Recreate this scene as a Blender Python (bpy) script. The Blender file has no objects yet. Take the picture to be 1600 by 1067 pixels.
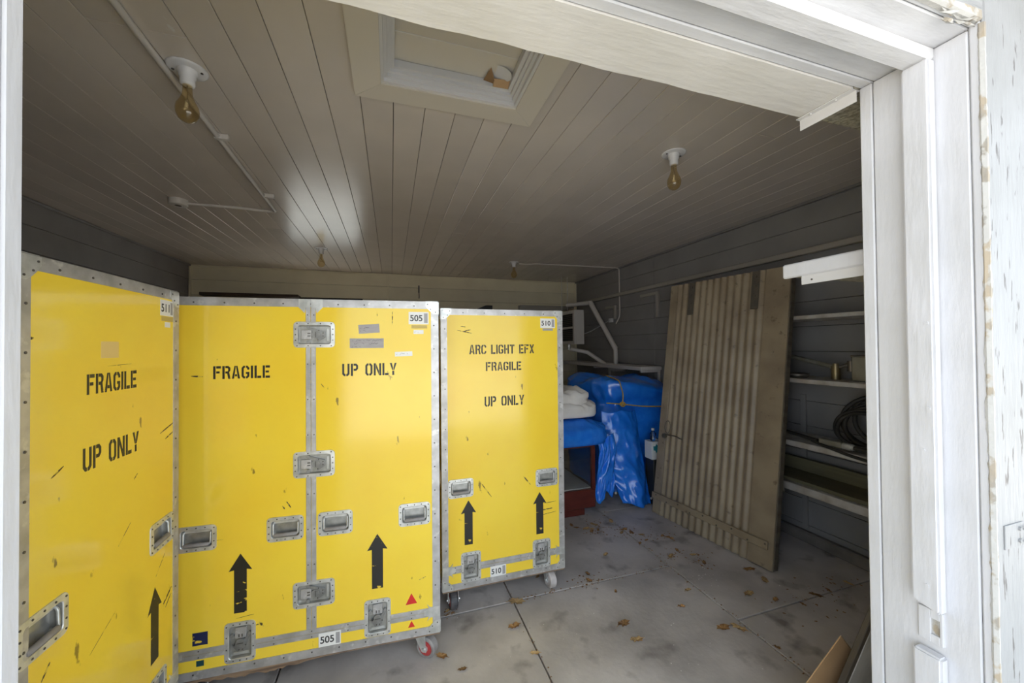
import bpy, bmesh, math, random
from mathutils import Vector, Matrix, noise, Euler

random.seed(7)
scene = bpy.context.scene
C = scene.collection
PI = math.pi

# ------------------------------------------------------------------ camera
EYE = 1.55
cam_d = bpy.data.cameras.new('camera')
cam_d.sensor_width = 36.0
cam_d.lens = 588.07 / 1600 * 36.0
cam_d.clip_start = 0.02
cam = bpy.data.objects.new('camera', cam_d)
C.objects.link(cam)
yaw, pitch, roll = .310460, .0123481, -.00887767
fw = Vector((math.sin(yaw) * math.cos(pitch), math.cos(yaw) * math.cos(pitch), math.sin(pitch)))
rt = Vector((math.cos(yaw), -math.sin(yaw), 0))
up = rt.cross(fw)
r2 = rt * math.cos(roll) + up * math.sin(roll)
u2 = -rt * math.sin(roll) + up * math.cos(roll)
m = Matrix((r2, u2, -fw)).transposed().to_4x4()
m.translation = Vector((0, 0, EYE))
cam.matrix_world = m
scene.camera = cam

# ------------------------------------------------------------------ light
world = bpy.data.worlds.new('world')
scene.world = world
world.use_nodes = True
bg = world.node_tree.nodes['Background']
bg.inputs[0].default_value = (0.78, 0.89, 1.0, 1)
bg.inputs[1].default_value = 2.5
sun_d = bpy.data.lights.new('sun', 'SUN')
sun_d.energy = 19.0
sun_d.angle = math.radians(1.0)
sun_d.color = (1.0, 0.96, 0.90)
sun = bpy.data.objects.new('sun', sun_d)
C.objects.link(sun)
sun.rotation_euler = Vector((0.25, -0.62, -0.75)).to_track_quat('-Z', 'Y').to_euler()
vs = scene.view_settings
vs.view_transform = 'Standard'
vs.look = 'None'
vs.gamma = 1.0
vs.use_curve_mapping = False
vs.exposure = 0.30

# ------------------------------------------------------------------ materials
def new_mat(name):
    m = bpy.data.materials.new(name)
    m.use_nodes = True
    nt = m.node_tree
    return m, nt, nt.nodes['Principled BSDF']

def mat(name, col, rough=.5, metal=0.0, col2=None, nscale=8.0, stretch=(1, 1, 1), lo=.4, hi=.65, bump=0.0,
        bscale=60.0, bstretch=None, spec=.5, rnd=0.0, detail=5.0, third=None, trans=0.0, rough2=None):
    """principled material: base colour, optional noise-mixed second (and third) colour, optional bump"""
    m, nt, b = new_mat(name)
    N, L = nt.nodes, nt.links
    b.inputs['Roughness'].default_value = rough
    b.inputs['Metallic'].default_value = metal
    b.inputs['Specular IOR Level'].default_value = spec
    b.inputs['Transmission Weight'].default_value = trans
    tc = N.new('ShaderNodeTexCoord')
    def nz(scale, st, det=5.0, off=0.0):
        mp = N.new('ShaderNodeMapping')
        mp.inputs['Scale'].default_value = st
        mp.inputs['Location'].default_value = (off, off * .7, off * 1.3)
        L.new(tc.outputs['Object'], mp.inputs[0])
        n = N.new('ShaderNodeTexNoise')
        n.inputs['Scale'].default_value = scale
        n.inputs['Detail'].default_value = det
        L.new(mp.outputs[0], n.inputs['Vector'])
        return n.outputs[0]
    def ramp(src, a, c):
        r = N.new('ShaderNodeMapRange')
        r.inputs[1].default_value = a
        r.inputs[2].default_value = c
        L.new(src, r.inputs[0])
        return r.outputs[0]
    def mix(fac, a, c):
        x = N.new('ShaderNodeMix')
        x.data_type = 'RGBA'
        L.new(fac, x.inputs[0])
        for v, i in ((a, 6), (c, 7)):
            if isinstance(v, tuple):
                x.inputs[i].default_value = (*v, 1)
            else:
                L.new(v, x.inputs[i])
        return x.outputs[2]
    out = None
    if col2 is not None:
        f = ramp(nz(nscale, stretch, detail), lo, hi)
        out = mix(f, col, col2)
        if rough2 is not None:
            rr = N.new('ShaderNodeMapRange')
            rr.inputs[3].default_value = rough
            rr.inputs[4].default_value = rough2
            L.new(f, rr.inputs[0])
            L.new(rr.outputs[0], b.inputs['Roughness'])
    if third is not None:
        c3, s3, st3, l3, h3 = third
        f = ramp(nz(s3, st3, 4.0, 13.7), l3, h3)
        out = mix(f, out if out is not None else col, c3)
    if rnd:
        oi = N.new('ShaderNodeObjectInfo')
        hs = N.new('ShaderNodeHueSaturation')
        r = N.new('ShaderNodeMapRange')
        r.inputs[3].default_value = 1 - rnd
        r.inputs[4].default_value = 1 + rnd
        L.new(oi.outputs['Random'], r.inputs[0])
        L.new(r.outputs[0], hs.inputs['Value'])
        if out is None:
            hs.inputs['Color'].default_value = (*col, 1)
        else:
            L.new(out, hs.inputs['Color'])
        out = hs.outputs[0]
    if out is None:
        b.inputs['Base Color'].default_value = (*col, 1)
    else:
        L.new(out, b.inputs['Base Color'])
    if bump:
        bp = N.new('ShaderNodeBump')
        bp.inputs['Strength'].default_value = bump
        bp.inputs['Distance'].default_value = .01
        L.new(nz(bscale, bstretch or (1, 1, 1), 6.0, 3.1), bp.inputs['Height'])
        L.new(bp.outputs[0], b.inputs['Normal'])
    return m

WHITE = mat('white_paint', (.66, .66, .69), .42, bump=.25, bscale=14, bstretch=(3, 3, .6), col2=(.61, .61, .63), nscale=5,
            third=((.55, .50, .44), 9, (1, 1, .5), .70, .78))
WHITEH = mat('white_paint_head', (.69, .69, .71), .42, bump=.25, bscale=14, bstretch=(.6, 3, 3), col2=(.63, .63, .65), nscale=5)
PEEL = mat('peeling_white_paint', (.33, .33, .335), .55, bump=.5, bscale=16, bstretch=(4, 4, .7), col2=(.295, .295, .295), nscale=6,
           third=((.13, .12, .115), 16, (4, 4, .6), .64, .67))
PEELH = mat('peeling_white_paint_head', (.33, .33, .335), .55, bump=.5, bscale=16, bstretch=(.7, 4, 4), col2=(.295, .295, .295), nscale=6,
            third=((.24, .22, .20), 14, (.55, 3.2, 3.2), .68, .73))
BARE = mat('bare_weathered_wood', (.42, .35, .26), .8, col2=(.30, .28, .25), nscale=16, stretch=(3, 3, .6), bump=.6, bscale=30,
           third=((.50, .49, .47), 26, (1, 1, .8), .44, .50))
GRAINED = mat('grained_white_paint', (.72, .70, .67), .40, bump=.22, bscale=9, bstretch=(.8, 4, 4), col2=(.66, .64, .60), nscale=4)
SPECK = mat('speckled_board', (.48, .45, .36), .8, col2=(.28, .26, .20), nscale=60, lo=.45, hi=.6, bump=.5, bscale=80)
CEIL = mat('ceiling_gloss_paint', (.67, .61, .55), .25, col2=(.63, .575, .52), nscale=3, bump=.06, bscale=9, bstretch=(2, .4, 1),
           rnd=.05, spec=.9, third=((.72, .70, .66), 24, (1, .4, 1), .74, .78))
HATCHP = mat('hatch_paint', (.66, .61, .53), .40, rnd=.04, bump=.05, bscale=10, third=((.2, .17, .14), 30, (1, 1, 1), .74, .78))
MOULD = mat('moulding_paint', (.66, .65, .65), .35, bump=.05)
WALLB = mat('back_wall_paint_bounce_tint', (.78, .72, .54), .5, rnd=.05, col2=(.72, .66, .49), nscale=3, bump=.08, bscale=10)  # lightened and yellowed to stand in for light bounced off the cases
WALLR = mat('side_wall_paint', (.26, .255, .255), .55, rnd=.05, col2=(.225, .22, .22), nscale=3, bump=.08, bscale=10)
DARKGAP = mat('dark_gap', (.05, .045, .04), .9)
CONC = mat('concrete', (.62, .575, .55), .60, col2=(.40, .37, .355), nscale=2.6, lo=.38, hi=.68, bump=.15, bscale=35, rnd=.04,
           third=((.24, .215, .20), 5.5, (1, 1, 1), .58, .74))
JOINT = mat('joint_dirt', (.09, .075, .06), .95, col2=(.22, .17, .11), nscale=30)
GROUND = mat('gravel_ground', (.62, .585, .535), .9, col2=(.54, .51, .46), nscale=3, bump=.4, bscale=50)
ROOFM = mat('roof_felt', (.15, .15, .15), .9)
YEL = mat('yellow_laminate', (.90, .65, .055), .13, col2=(.88, .60, .045), nscale=2.5, bump=.03, bscale=7, spec=.52,
          third=((.30, .20, .03), 5.5, (5.5, 5.5, 1.9), .715, .75))
ALU = mat('aluminium', (.54, .53, .53), .44, .55, col2=(.40, .39, .38), nscale=16, stretch=(1, 1, 1), bump=.08, bscale=40,
          third=((.64, .63, .61), 30, (1, 1, 1), .6, .7))
STEEL = mat('zinc_steel', (.72, .72, .70), .35, .6, col2=(.52, .53, .51), nscale=22, bump=.06, bscale=40)
STEEL2 = mat('recess_shade_steel', (.50, .50, .48), .32, .7, col2=(.36, .36, .34), nscale=30)  # darker copy of the zinc steel, recess shade put into the colour
STEEL3 = mat('wing_steel', (.34, .34, .33), .4, .6, col2=(.24, .24, .23), nscale=30)
FADED = mat('faded_patch', (.78, .56, .20), .5)
KERB = mat('stained_kerb', (.20, .18, .165), .8, col2=(.13, .12, .11), nscale=6)
RAILM = mat('rail_paint', (.36, .335, .30), .5)  # even grey-beige for the rails and wall brackets
STEELD = mat('dark_steel', (.16, .15, .14), .5, .6, col2=(.24, .20, .16), nscale=25)
RIVET = mat('rivet', (.10, .09, .08), .5, .4)
BLACKP = mat('black_stencil_paint', (.018, .017, .014), .45, third=((.75, .52, .05), 26, (1, 1, 1.3), .66, .69))
BLACKW = mat('worn_black_paint', (.018, .017, .014), .45, third=((.80, .56, .05), 17, (1, 1, 1.8), .60, .62))
LABELW = mat('label_paper', (.80, .79, .76), .5)
LABELD = mat('label_ink', (.03, .03, .03), .5)
LABELG = mat('label_grey', (.34, .33, .33), .5)
TAPE = mat('grey_cloth_tape', (.36, .33, .33), .6, col2=(.40, .38, .37), nscale=20, stretch=(1, 1, 4))
TANL = mat('tan_label', (.56, .42, .12), .6)
RED = mat('red_sticker', (.72, .02, .02), .4, col2=(.60, .03, .02), nscale=20)
NAVY = mat('navy_tape', (.012, .018, .075), .4, third=((.75, .52, .05), 18, (1, 1, 1.6), .60, .62))
TEAL = mat('dark_teal_tape', (.01, .06, .07), .4)
RUBBERG = mat('grey_tyre', (.33, .31, .30), .6, col2=(.24, .22, .21), nscale=18)
RUBBERW = mat('pale_tyre', (.60, .55, .53), .55, col2=(.44, .40, .38), nscale=14)
RUBBERK = mat('black_tyre', (.05, .05, .055), .5, col2=(.12, .11, .11), nscale=16)
REDHUB = mat('red_hub', (.45, .05, .05), .45)
PLY = mat('splintered_plywood', (.30, .20, .12), .85, col2=(.14, .09, .06), nscale=10, stretch=(.6, 3, 6), bump=.5, bscale=30)
PORC = mat('porcelain', (.72, .72, .74), .25, col2=(.5, .5, .5), nscale=20, lo=.6, hi=.75)
CONDUIT = mat('painted_conduit', (.60, .57, .54), .40, bump=.05)
GLASSB = mat('amber_bulb_glass', (.93, .84, .62), .02, trans=1.0)
GLASS = mat('clear_glass', (.94, .96, .95), .02, trans=1.0)
def thin_glass(name, tint):
    m, nt, b = new_mat(name)
    N, L = nt.nodes, nt.links
    N.remove(b)
    tr_ = N.new('ShaderNodeBsdfTransparent'); tr_.inputs[0].default_value = (*tint, 1)
    gl = N.new('ShaderNodeBsdfGlossy'); gl.inputs['Roughness'].default_value = .03
    lw = N.new('ShaderNodeLayerWeight'); lw.inputs[0].default_value = .35
    fr_ = N.new('ShaderNodeMapRange'); fr_.inputs[1].default_value = .35; fr_.inputs[3].default_value = .06; fr_.inputs[4].default_value = .7
    L.new(lw.outputs['Facing'], fr_.inputs[0])
    mx = N.new('ShaderNodeMixShader')
    L.new(fr_.outputs[0], mx.inputs[0]); L.new(tr_.outputs[0], mx.inputs[1]); L.new(gl.outputs[0], mx.inputs[2])
    L.new(mx.outputs[0], N['Material Output'].inputs[0])
    return m
GLASSB = thin_glass('amber_bulb_glass', (.90, .80, .58))
WINGLASS = thin_glass('warming_window_glass', (.97, .93, .86))  # tint added to warm the window light reflected on the ceiling
WIREM = mat('filament_wire', (.35, .30, .22), .4, .7)
BEIGE = mat('beige_corrugated_paint', (.31, .25, .17), .42, col2=(.22, .17, .115), nscale=4, stretch=(1, 1, .5), bump=.1, bscale=25,
            third=((.13, .09, .055), 7, (2.5, 2.5, .6), .64, .76), spec=.5)
BEIGED = mat('dark_frame_wood', (.12, .10, .075), .7, col2=(.075, .06, .045), nscale=10, stretch=(2, 2, .4))
STRAPM = mat('rusty_strap', (.10, .09, .075), .6, .3, col2=(.13, .11, .085), nscale=18)
SHELFW = mat('shelf_white_paint', (.50, .485, .46), .5, col2=(.36, .32, .28), nscale=10, bump=.1)
TARP = mat('blue_tarp', (.012, .19, .86), .20, col2=(.02, .24, .92), nscale=14, bump=.55, bscale=9, spec=.8)
TARPD = mat('tarp_grey_print', (.02, .07, .22), .35, bump=.5, bscale=15)
ROPE = mat('yellow_rope', (.62, .42, .06), .6, col2=(.30, .20, .05), nscale=120, stretch=(1, 1, 1), bump=.6, bscale=160)
CANVAS = mat('grey_canvas', (.88, .85, .82), .85, col2=(.80, .77, .74), nscale=9, bump=.3, bscale=9)
REDWOOD = mat('dark_red_wood', (.13, .025, .018), .32, col2=(.09, .018, .014), nscale=6, stretch=(1, 1, 5))
CABWHITE = mat('cabinet_floor', (.62, .61, .59), .6)
CARD = mat('cardboard', (.52, .33, .17), .8, col2=(.46, .29, .15), nscale=6, bump=.08)
CARDE = mat('cardboard_edge', (.27, .18, .10), .9, col2=(.42, .30, .18), nscale=60)
OLDBOARD = mat('dirty_white_board', (.52, .50, .46), .7, col2=(.32, .30, .27), nscale=8, stretch=(1, 1, .5))
YTAPE = mat('yellow_tape', (.62, .50, .03), .5, col2=(.08, .07, .03), nscale=25)
CABLE = mat('black_cable', (.030, .027, .024), .55, bump=.2, bscale=80)
ORANGE = mat('orange_sleeve', (.45, .10, .03), .5)
BRASS = mat('dull_brass', (.32, .26, .15), .4, .7)
OLIVE = mat('olive_plank', (.16, .145, .085), .6, col2=(.11, .10, .06), nscale=6, stretch=(1, .3, 4))
LEAF = mat('dry_leaf', (.36, .20, .075), .8, rnd=.35, col2=(.20, .10, .04), nscale=40)
LEAFY = mat('tan_dry_leaf', (.52, .36, .17), .8, rnd=.25, col2=(.36, .22, .10), nscale=40)
BOXW = mat('white_carton', (.70, .70, .70), .6)
BOXT = mat('teal_print', (.02, .24, .30), .6)
BLACKM = mat('black_plastic', (.02, .02, .02), .5)
DWOOD = mat('dark_wood', (.045, .028, .018), .6, col2=(.07, .045, .03), nscale=6)
TIN = mat('dull_tin', (.36, .35, .30), .45, .5, col2=(.26, .25, .2), nscale=10)

# ------------------------------------------------------------------ mesh helpers
class MB:
    def __init__(s):
        s.v, s.f, s.mi, s.sm = [], [], [], []
    def add(s, vs, fs, mi=0, smooth=False):
        o = len(s.v)
        s.v += [tuple(v) for v in vs]
        for f in fs:
            s.f.append(tuple(i + o for i in f)); s.mi.append(mi); s.sm.append(smooth)
        return s
    def box(s, x0, y0, z0, x1, y1, z1, mi=0, M=None):
        x0, x1 = min(x0, x1), max(x0, x1); y0, y1 = min(y0, y1), max(y0, y1); z0, z1 = min(z0, z1), max(z0, z1)
        vs = [Vector(p) for p in ((x0,y0,z0),(x1,y0,z0),(x1,y1,z0),(x0,y1,z0),(x0,y0,z1),(x1,y0,z1),(x1,y1,z1),(x0,y1,z1))]
        if M is not None: vs = [M @ v for v in vs]
        return s.add(vs, [(0,3,2,1),(4,5,6,7),(0,1,5,4),(1,2,6,5),(2,3,7,6),(3,0,4,7)], mi)
    def bbox(s, x0, y0, z0, x1, y1, z1, b=.004, mi=0, M=None):
        """bevelled box"""
        bm = bmesh.new()
        bmesh.ops.create_cube(bm, size=1)
        for v in bm.verts:
            v.co = Vector(((x0+x1)/2 + v.co.x*(x1-x0), (y0+y1)/2 + v.co.y*(y1-y0), (z0+z1)/2 + v.co.z*(z1-z0)))
        bmesh.ops.bevel(bm, geom=bm.edges[:], offset=b, segments=1, affect='EDGES', profile=.5)
        bmesh.ops.recalc_face_normals(bm, faces=bm.faces[:])
        vs = [v.co.copy() if M is None else M @ v.co for v in bm.verts]
        bm.verts.index_update()
        fs = [tuple(v.index for v in f.verts) for f in bm.faces]
        bm.free()
        return s.add(vs, fs, mi)
    def cyl(s, a, b, r, n=12, mi=0, r2=None, cap=True, smooth=True):
        a, b = Vector(a), Vector(b)
        d = (b - a).normalized()
        x = d.orthogonal().normalized(); y = d.cross(x)
        r2 = r if r2 is None else r2
        vs = []
        for c, rr in ((a, r), (b, r2)):
            for i in range(n):
                t = 2*PI*i/n
                vs.append(c + x*math.cos(t)*rr + y*math.sin(t)*rr)
        s.add(vs, [(i, (i+1) % n, n+(i+1) % n, n+i) for i in range(n)], mi, smooth)
        if cap:
            s.add(vs, [tuple(reversed(range(n))), tuple(range(n, 2*n))], mi)
        return s
    def lathe(s, prof, n=20, c=(0,0,0), mi=0, smooth=True):
        """profile of (r,z) about Z"""
        vs = []
        for r, z in prof:
            for i in range(n):
                t = 2*PI*i/n
                vs.append((c[0]+r*math.cos(t), c[1]+r*math.sin(t), c[2]+z))
        fs = []
        for k in range(len(prof)-1):
            for i in range(n):
                j = (i+1) % n
                fs.append((k*n+i, k*n+j, (k+1)*n+j, (k+1)*n+i))
        s.add(vs, fs, mi, smooth)
        return s
    def tube(s, pts, r, n=8, mi=0, closed=False, cap=True):
        pts = [Vector(p) for p in pts]
        L = len(pts)
        vs = []
        prev = None
        for k, p in enumerate(pts):
            if closed: d = pts[(k+1) % L] - pts[k-1]
            else: d = pts[min(k+1, L-1)] - pts[max(k-1, 0)]
            d.normalize()
            if prev is None: x = d.orthogonal().normalized()
            else:
                x = prev - d*prev.dot(d)
                x = x.normalized() if x.length > 1e-6 else d.orthogonal().normalized()
            prev = x
            y = d.cross(x)
            rr = r[k] if isinstance(r, (list, tuple)) else r
            for i in range(n):
                t = 2*PI*i/n
                vs.append(p + x*math.cos(t)*rr + y*math.sin(t)*rr)
        fs = []
        for k in range(L if closed else L-1):
            k2 = (k+1) % L
            for i in range(n):
                j = (i+1) % n
                fs.append((k*n+i, k*n+j, k2*n+j, k2*n+i))
        s.add(vs, fs, mi, True)
        if cap and not closed:
            s.add(vs[:n], [tuple(reversed(range(n)))], mi)
            s.add(vs[-n:], [tuple(range(n))], mi)
        return s
    def poly(s, pts, t, mi=0):
        """flat polygon in XZ (front facing -Y), extruded from y=-t to y=0"""
        n = len(pts)
        area = sum(pts[i][0]*pts[(i+1) % n][1]-pts[(i+1) % n][0]*pts[i][1] for i in range(n))
        if area < 0: pts = pts[::-1]
        vs = [(p[0], -t, p[1]) for p in pts] + [(p[0], 0, p[1]) for p in pts]
        s.add(vs, [tuple(range(n)), tuple(reversed(range(n, 2*n)))] + [(i, n+i, n+(i+1) % n, (i+1) % n) for i in range(n)], mi)
        return s
    def mesh(s, name, mats):
        me = bpy.data.meshes.new(name)
        me.from_pydata(s.v, [], s.f)
        for m_ in (mats if isinstance(mats, (list, tuple)) else [mats]): me.materials.append(m_)
        me.polygons.foreach_set('material_index', s.mi)
        me.polygons.foreach_set('use_smooth', s.sm)
        me.update()
        return me
    def build(s, name, mats, parent=None, loc=None, rot=None):
        o = bpy.data.objects.new(name, s.mesh(name, mats))
        C.objects.link(o)
        if parent is not None: o.parent = parent
        if loc is not None: o.location = loc
        if rot is not None: o.rotation_euler = rot
        return o

def share(name, me, parent=None, loc=(0,0,0), rot=(0,0,0), scale=None):
    o = bpy.data.objects.new(name, me); C.objects.link(o)
    if parent is not None: o.parent = parent
    o.location = loc; o.rotation_euler = rot
    if scale is not None: o.scale = scale
    return o
def tag(o, label, cat, group=None):
    o['label'] = label; o['category'] = cat
    if group: o['group'] = group
    return o
def struct(o):
    o['kind'] = 'structure'; return o
def thing(name, label, cat, loc=(0,0,0), rotz=0, group=None):
    o = bpy.data.objects.new(name, None); C.objects.link(o)
    o.empty_display_size = .1
    o.location = loc; o.rotation_euler = (0, 0, rotz)
    return tag(o, label, cat, group)
def rbox_loop(w, h, r, n=4):
    """rounded rectangle loop in XZ"""
    pts = []
    for cx, cz, a0 in ((w/2-r, h/2-r, 0), (-w/2+r, h/2-r, PI/2), (-w/2+r, -h/2+r, PI), (w/2-r, -h/2+r, 1.5*PI)):
        for i in range(n+1):
            a = a0 + PI/2*i/n
            pts.append((cx+r*math.cos(a), cz+r*math.sin(a)))
    return pts
def bend(pts, r=.08, n=5):
    """round the corners of a polyline"""
    pts = [Vector(p) for p in pts]
    out = [pts[0]]
    for k in range(1, len(pts)-1):
        a, b, c = pts[k-1], pts[k], pts[k+1]
        ra = min(r, (a-b).length*.45, (c-b).length*.45)
        p, q = b+(a-b).normalized()*ra, b+(c-b).normalized()*ra
        for i in range(n+1):
            t = i/n
            out.append(p*(1-t)**2 + b*2*t*(1-t) + q*t*t)
    out.append(pts[-1])
    return out

# ------------------------------------------------------------------ room shell
XL, XR, YF, YB, ZC = -2.52, 3.11, .748, 5.98, 2.66     # inner faces
JX, LX, ZH = 1.35, -.52, 2.317                          # door opening: right jamb, left jamb, head
YO = .505                                               # outer face of the front casing

g = MB().box(-30, -40, -.14, 30, YO-.02, -.03).build('ground', GROUND); struct(g)
fl = MB().box(XL-.1, YO-.02, -.20, XR+.1, YB+.1, -.035).build('floor', JOINT); struct(fl)
xj = [XL-.05, -1.66, -.52, .70, 1.85, XR+.05]
ycols = [[.5, 2.0, 4.0, 6.03], [.5, 2.0, 3.4, 4.8, 6.03], [.5, 1.30, 2.2, 3.6, 5.0, 6.03], [.5, 2.2, 3.4, 4.8, 6.03], [.5, 1.65, 3.1, 4.6, 6.03]]
for i in range(5):
    for j in range(len(ycols[i])-1):
        MB().bbox(xj[i]+.004, ycols[i][j]+.004, -.1, xj[i+1]-.004, ycols[i][j+1]-.004, random.uniform(-.002, 0), .0025).build('floor_slab', CONC, fl)
# ceiling
HX0, HX1, HY0, HY1 = -.144, .661, .95, 1.745            # attic hatch, outside of its trim
ce = MB()
for a in ((XL-.1, YF-.2, HX0+.105, YB+.1), (HX1-.105, YF-.2, XR+.1, YB+.1), (HX0+.105, YF-.2, HX1-.105, HY0+.105), (HX0+.105, HY1-.105, HX1-.105, YB+.1)):
    ce.box(a[0], a[1], ZC+.022, a[2], a[3], ZC+.06)
ce = ce.build('ceiling', DARKGAP); struct(ce)
bw = .1408
x = XL
k = 0
while x < XR - .01:
    x1 = min(x + bw, XR)
    cuts = [YF-.02]
    if k % 3 == 1: cuts.append(random.uniform(1.4, 5.2))
    if abs(x - (-.9)) < .08: cuts = [YF-.02, 1.62]
    cuts.append(YB)
    for a, b in zip(cuts[:-1], cuts[1:]):
        segs = [(a, b)]
        if x1 > HX0+.09 and x < HX1-.09:
            segs = [(a, min(b, HY0+.09)), (max(a, HY1-.09), b)]
        for p, q in segs:
            if q - p < .02: continue
            dz = random.uniform(0, .0014)
            MB().bbox(x+.0013, p+.001, ZC+dz, x1-.0013, q-.001, ZC+.02, .0016).build('ceiling_board', CEIL, ce)
    x = x1; k += 1
rf = MB().box(XL-.3, YO-1.1, ZC+.25, XR+.3, YB+.3, ZC+.35).build('roof_added_eave', ROOFM); struct(rf)  # front overhang is added, out of view, to shade the door casing
# walls
WX0, WX1, WZ0, WZ1 = -1.42, -.40, 1.38, 2.19            # daylight window in the back wall, behind the cases
wb = MB()
wb.box(XL-.1, YB+.02, -.1, WX0, YB+.14, ZC+.3); wb.box(WX1, YB+.02, -.1, XR+.1, YB+.14, ZC+.3)
wb.box(WX0, YB+.02, -.1, WX1, YB+.14, WZ0); wb.box(WX0, YB+.02, WZ1, WX1, YB+.14, ZC+.3)
wb = wb.build('wall_back', DARKGAP); struct(wb)
wl = MB().box(XL-.12, YF-.2, -.1, XL-.02, YB+.1, ZC+.3).build('wall_left', DARKGAP); struct(wl)
wr = MB().box(XR+.02, YF-.2, -.1, XR+.12, YB+.1, ZC+.3).build('wall_right', DARKGAP); struct(wr)
bh = .195
nrow = int(math.ceil(ZC/bh))
for r in range(nrow):
    z1 = ZC - r*bh; z0 = max(z1-bh, 0)
    if z1 - z0 < .02: continue
    def brd(x0, y0, x1, y1, par, mt):
        MB().bbox(x0, y0, z0+.0015, x1, y1, z1-.0015, .003).build('wall_board', mt, par)
    spans = [(XL, -.055), (-.033, XR)]
    for a, b in spans:
        if z1 > WZ0+.01 and z0 < WZ1-.01 and a < WX0:
            brd(a, YB, WX0-.0, YB+.019, wb, WALLB); brd(WX1, YB, b, YB+.019, wb, WALLB)
        else:
            brd(a, YB, b, YB+.019, wb, WALLB)
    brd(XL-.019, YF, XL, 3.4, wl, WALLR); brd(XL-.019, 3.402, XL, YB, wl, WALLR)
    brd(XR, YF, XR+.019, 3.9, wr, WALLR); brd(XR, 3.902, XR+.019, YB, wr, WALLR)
tr = MB().bbox(-.055, YB-.012, 0, -.033, YB+.015, ZC, .003).build('trim_1', WALLB); struct(tr)
for i, (a, b) in enumerate((((XL, YF, ZC), (XL, YB, ZC)), ((XR, YF, ZC), (XR, YB, ZC)), ((XL, YB, ZC), (XR, YB, ZC)))):
    mb = MB()
    sx = 1 if a[0] == XL else -1
    if i < 2: mb.bbox(a[0], YF, ZC-.022, a[0]+sx*.022, YB-.001, ZC-.0005, .006)
    else: mb.bbox(XL+.023, YB-.018, ZC-.018, XR-.023, YB-.0005, ZC-.0005, .005)
    struct(mb.build('trim_%d' % (i+2), WALLR if i < 2 else WALLB))
for i, (cx, s_) in enumerate(((XL, 1), (XR, -1))):
    struct(MB().bbox(cx+s_*.001, YB-.026, 0, cx+s_*.026, YB-.001, ZC-.024, .006).build('trim_%d' % (i+5), WALLB))
# right wall: horizontal rail, base kerb and battens
struct(MB().bbox(XR-.055, YF+.05, 2.245, XR-.001, 5.9, 2.29, .006).build('trim_7', RAILM))
struct(MB().bbox(XR-.05, YF+.01, 0, XR-.001, 5.9, .085, .01).build('baseboard_right', KERB))
for i, y in enumerate((2.135, 3.05, 4.0)):
    struct(MB().bbox(XR-.022, y-.02, .09, XR-.001, y+.02, 1.15, .003).build('trim_%d' % (8+i), WALLR))
# window in back wall
wn = MB()
wn.bbox(WX0, YB-.005, WZ0, WX0+.05, YB+.10, WZ1, .004); wn.bbox(WX1-.05, YB-.005, WZ0, WX1, YB+.10, WZ1, .004)
wn.bbox(WX0+.05, YB-.005, WZ0, WX1-.05, YB+.10, WZ0+.05, .004); wn.bbox(WX0+.05, YB-.005, WZ1-.05, WX1-.05, YB+.10, WZ1, .004)
wn.bbox(WX0+.05, YB+.03, 1.80, WX1-.05, YB+.07, 1.84, .004)
wn = wn.build('window_1', WHITE); struct(wn)
for z0, z1 in ((WZ0+.05, 1.80), (1.84, WZ1-.05)):
    MB().box(WX0+.05, YB+.048, z0, WX1-.05, YB+.052, z1).build('pane', WINGLASS, wn)

# front wall with the door opening
wf = MB()
wf.box(XL-.12, YO+.03, -.1, LX-.03, YF, ZC+.3); wf.box(JX+.03, YO+.03, -.1, XR+.12, YF, ZC+.3)
wf.box(LX-.03, YO+.03, ZH+.03, JX+.03, YF, ZC+.3)
wf = wf.build('wall_front', WHITE); struct(wf)
def jamb_boards(par):
    def add(name, a, mt, b=.003):
        return MB().bbox(*a, b).build(name, mt, par)
    d1 = struct(add('door_1', (JX, .724, -.03, JX+.028, YF+.004, ZH), WHITE)) if par is None else None
    return d1
dr = bpy.data.objects.new('door_1', None); C.objects.link(dr); struct(dr)
def fb(name, a, mt, b=.003):
    return MB().bbox(*a, b).build(name, mt, dr)
# right jamb: inner lining, jamb, stop, casing edge, casing
fb('lining_strip', (JX, .7215, -.03, JX+.03, YF+.004, ZH), WHITE)
fb('jamb_board', (JX+.001, .528, -.03, JX+.03, .7195, ZH+.0), WHITE)
# door stop with chamfered lower end
def stop(z0, z1, cut):
    p = .03
    y0, y1 = .586, .642
    vs = [(JX-p, y0, z1), (JX-p, y1, z1), (JX+.001, y1, z1), (JX+.001, y0, z1),
          (JX-p, y0, z0), (JX-p, y1, z0+cut), (JX+.001, y1, z0+cut), (JX+.001, y0, z0)]
    bm = bmesh.new()
    bv = [bm.verts.new(v) for v in vs]
    for f in ((0,1,2,3), (7,6,5,4), (0,4,5,1), (1,5,6,2), (2,6,7,3), (3,7,4,0)): bm.faces.new([bv[i] for i in f])
    bmesh.ops.recalc_face_normals(bm, faces=bm.faces[:])
    bmesh.ops.bevel(bm, geom=bm.edges[:], offset=.005, segments=2, affect='EDGES')
    me = bpy.data.meshes.new('door_stop'); bm.to_mesh(me); bm.free(); me.materials.append(WHITE)
    o = bpy.data.objects.new('door_stop', me); C.objects.link(o); o.parent = dr
stop(.855, ZH-.03, .015)
stop(-.03, .745, 0)
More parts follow.
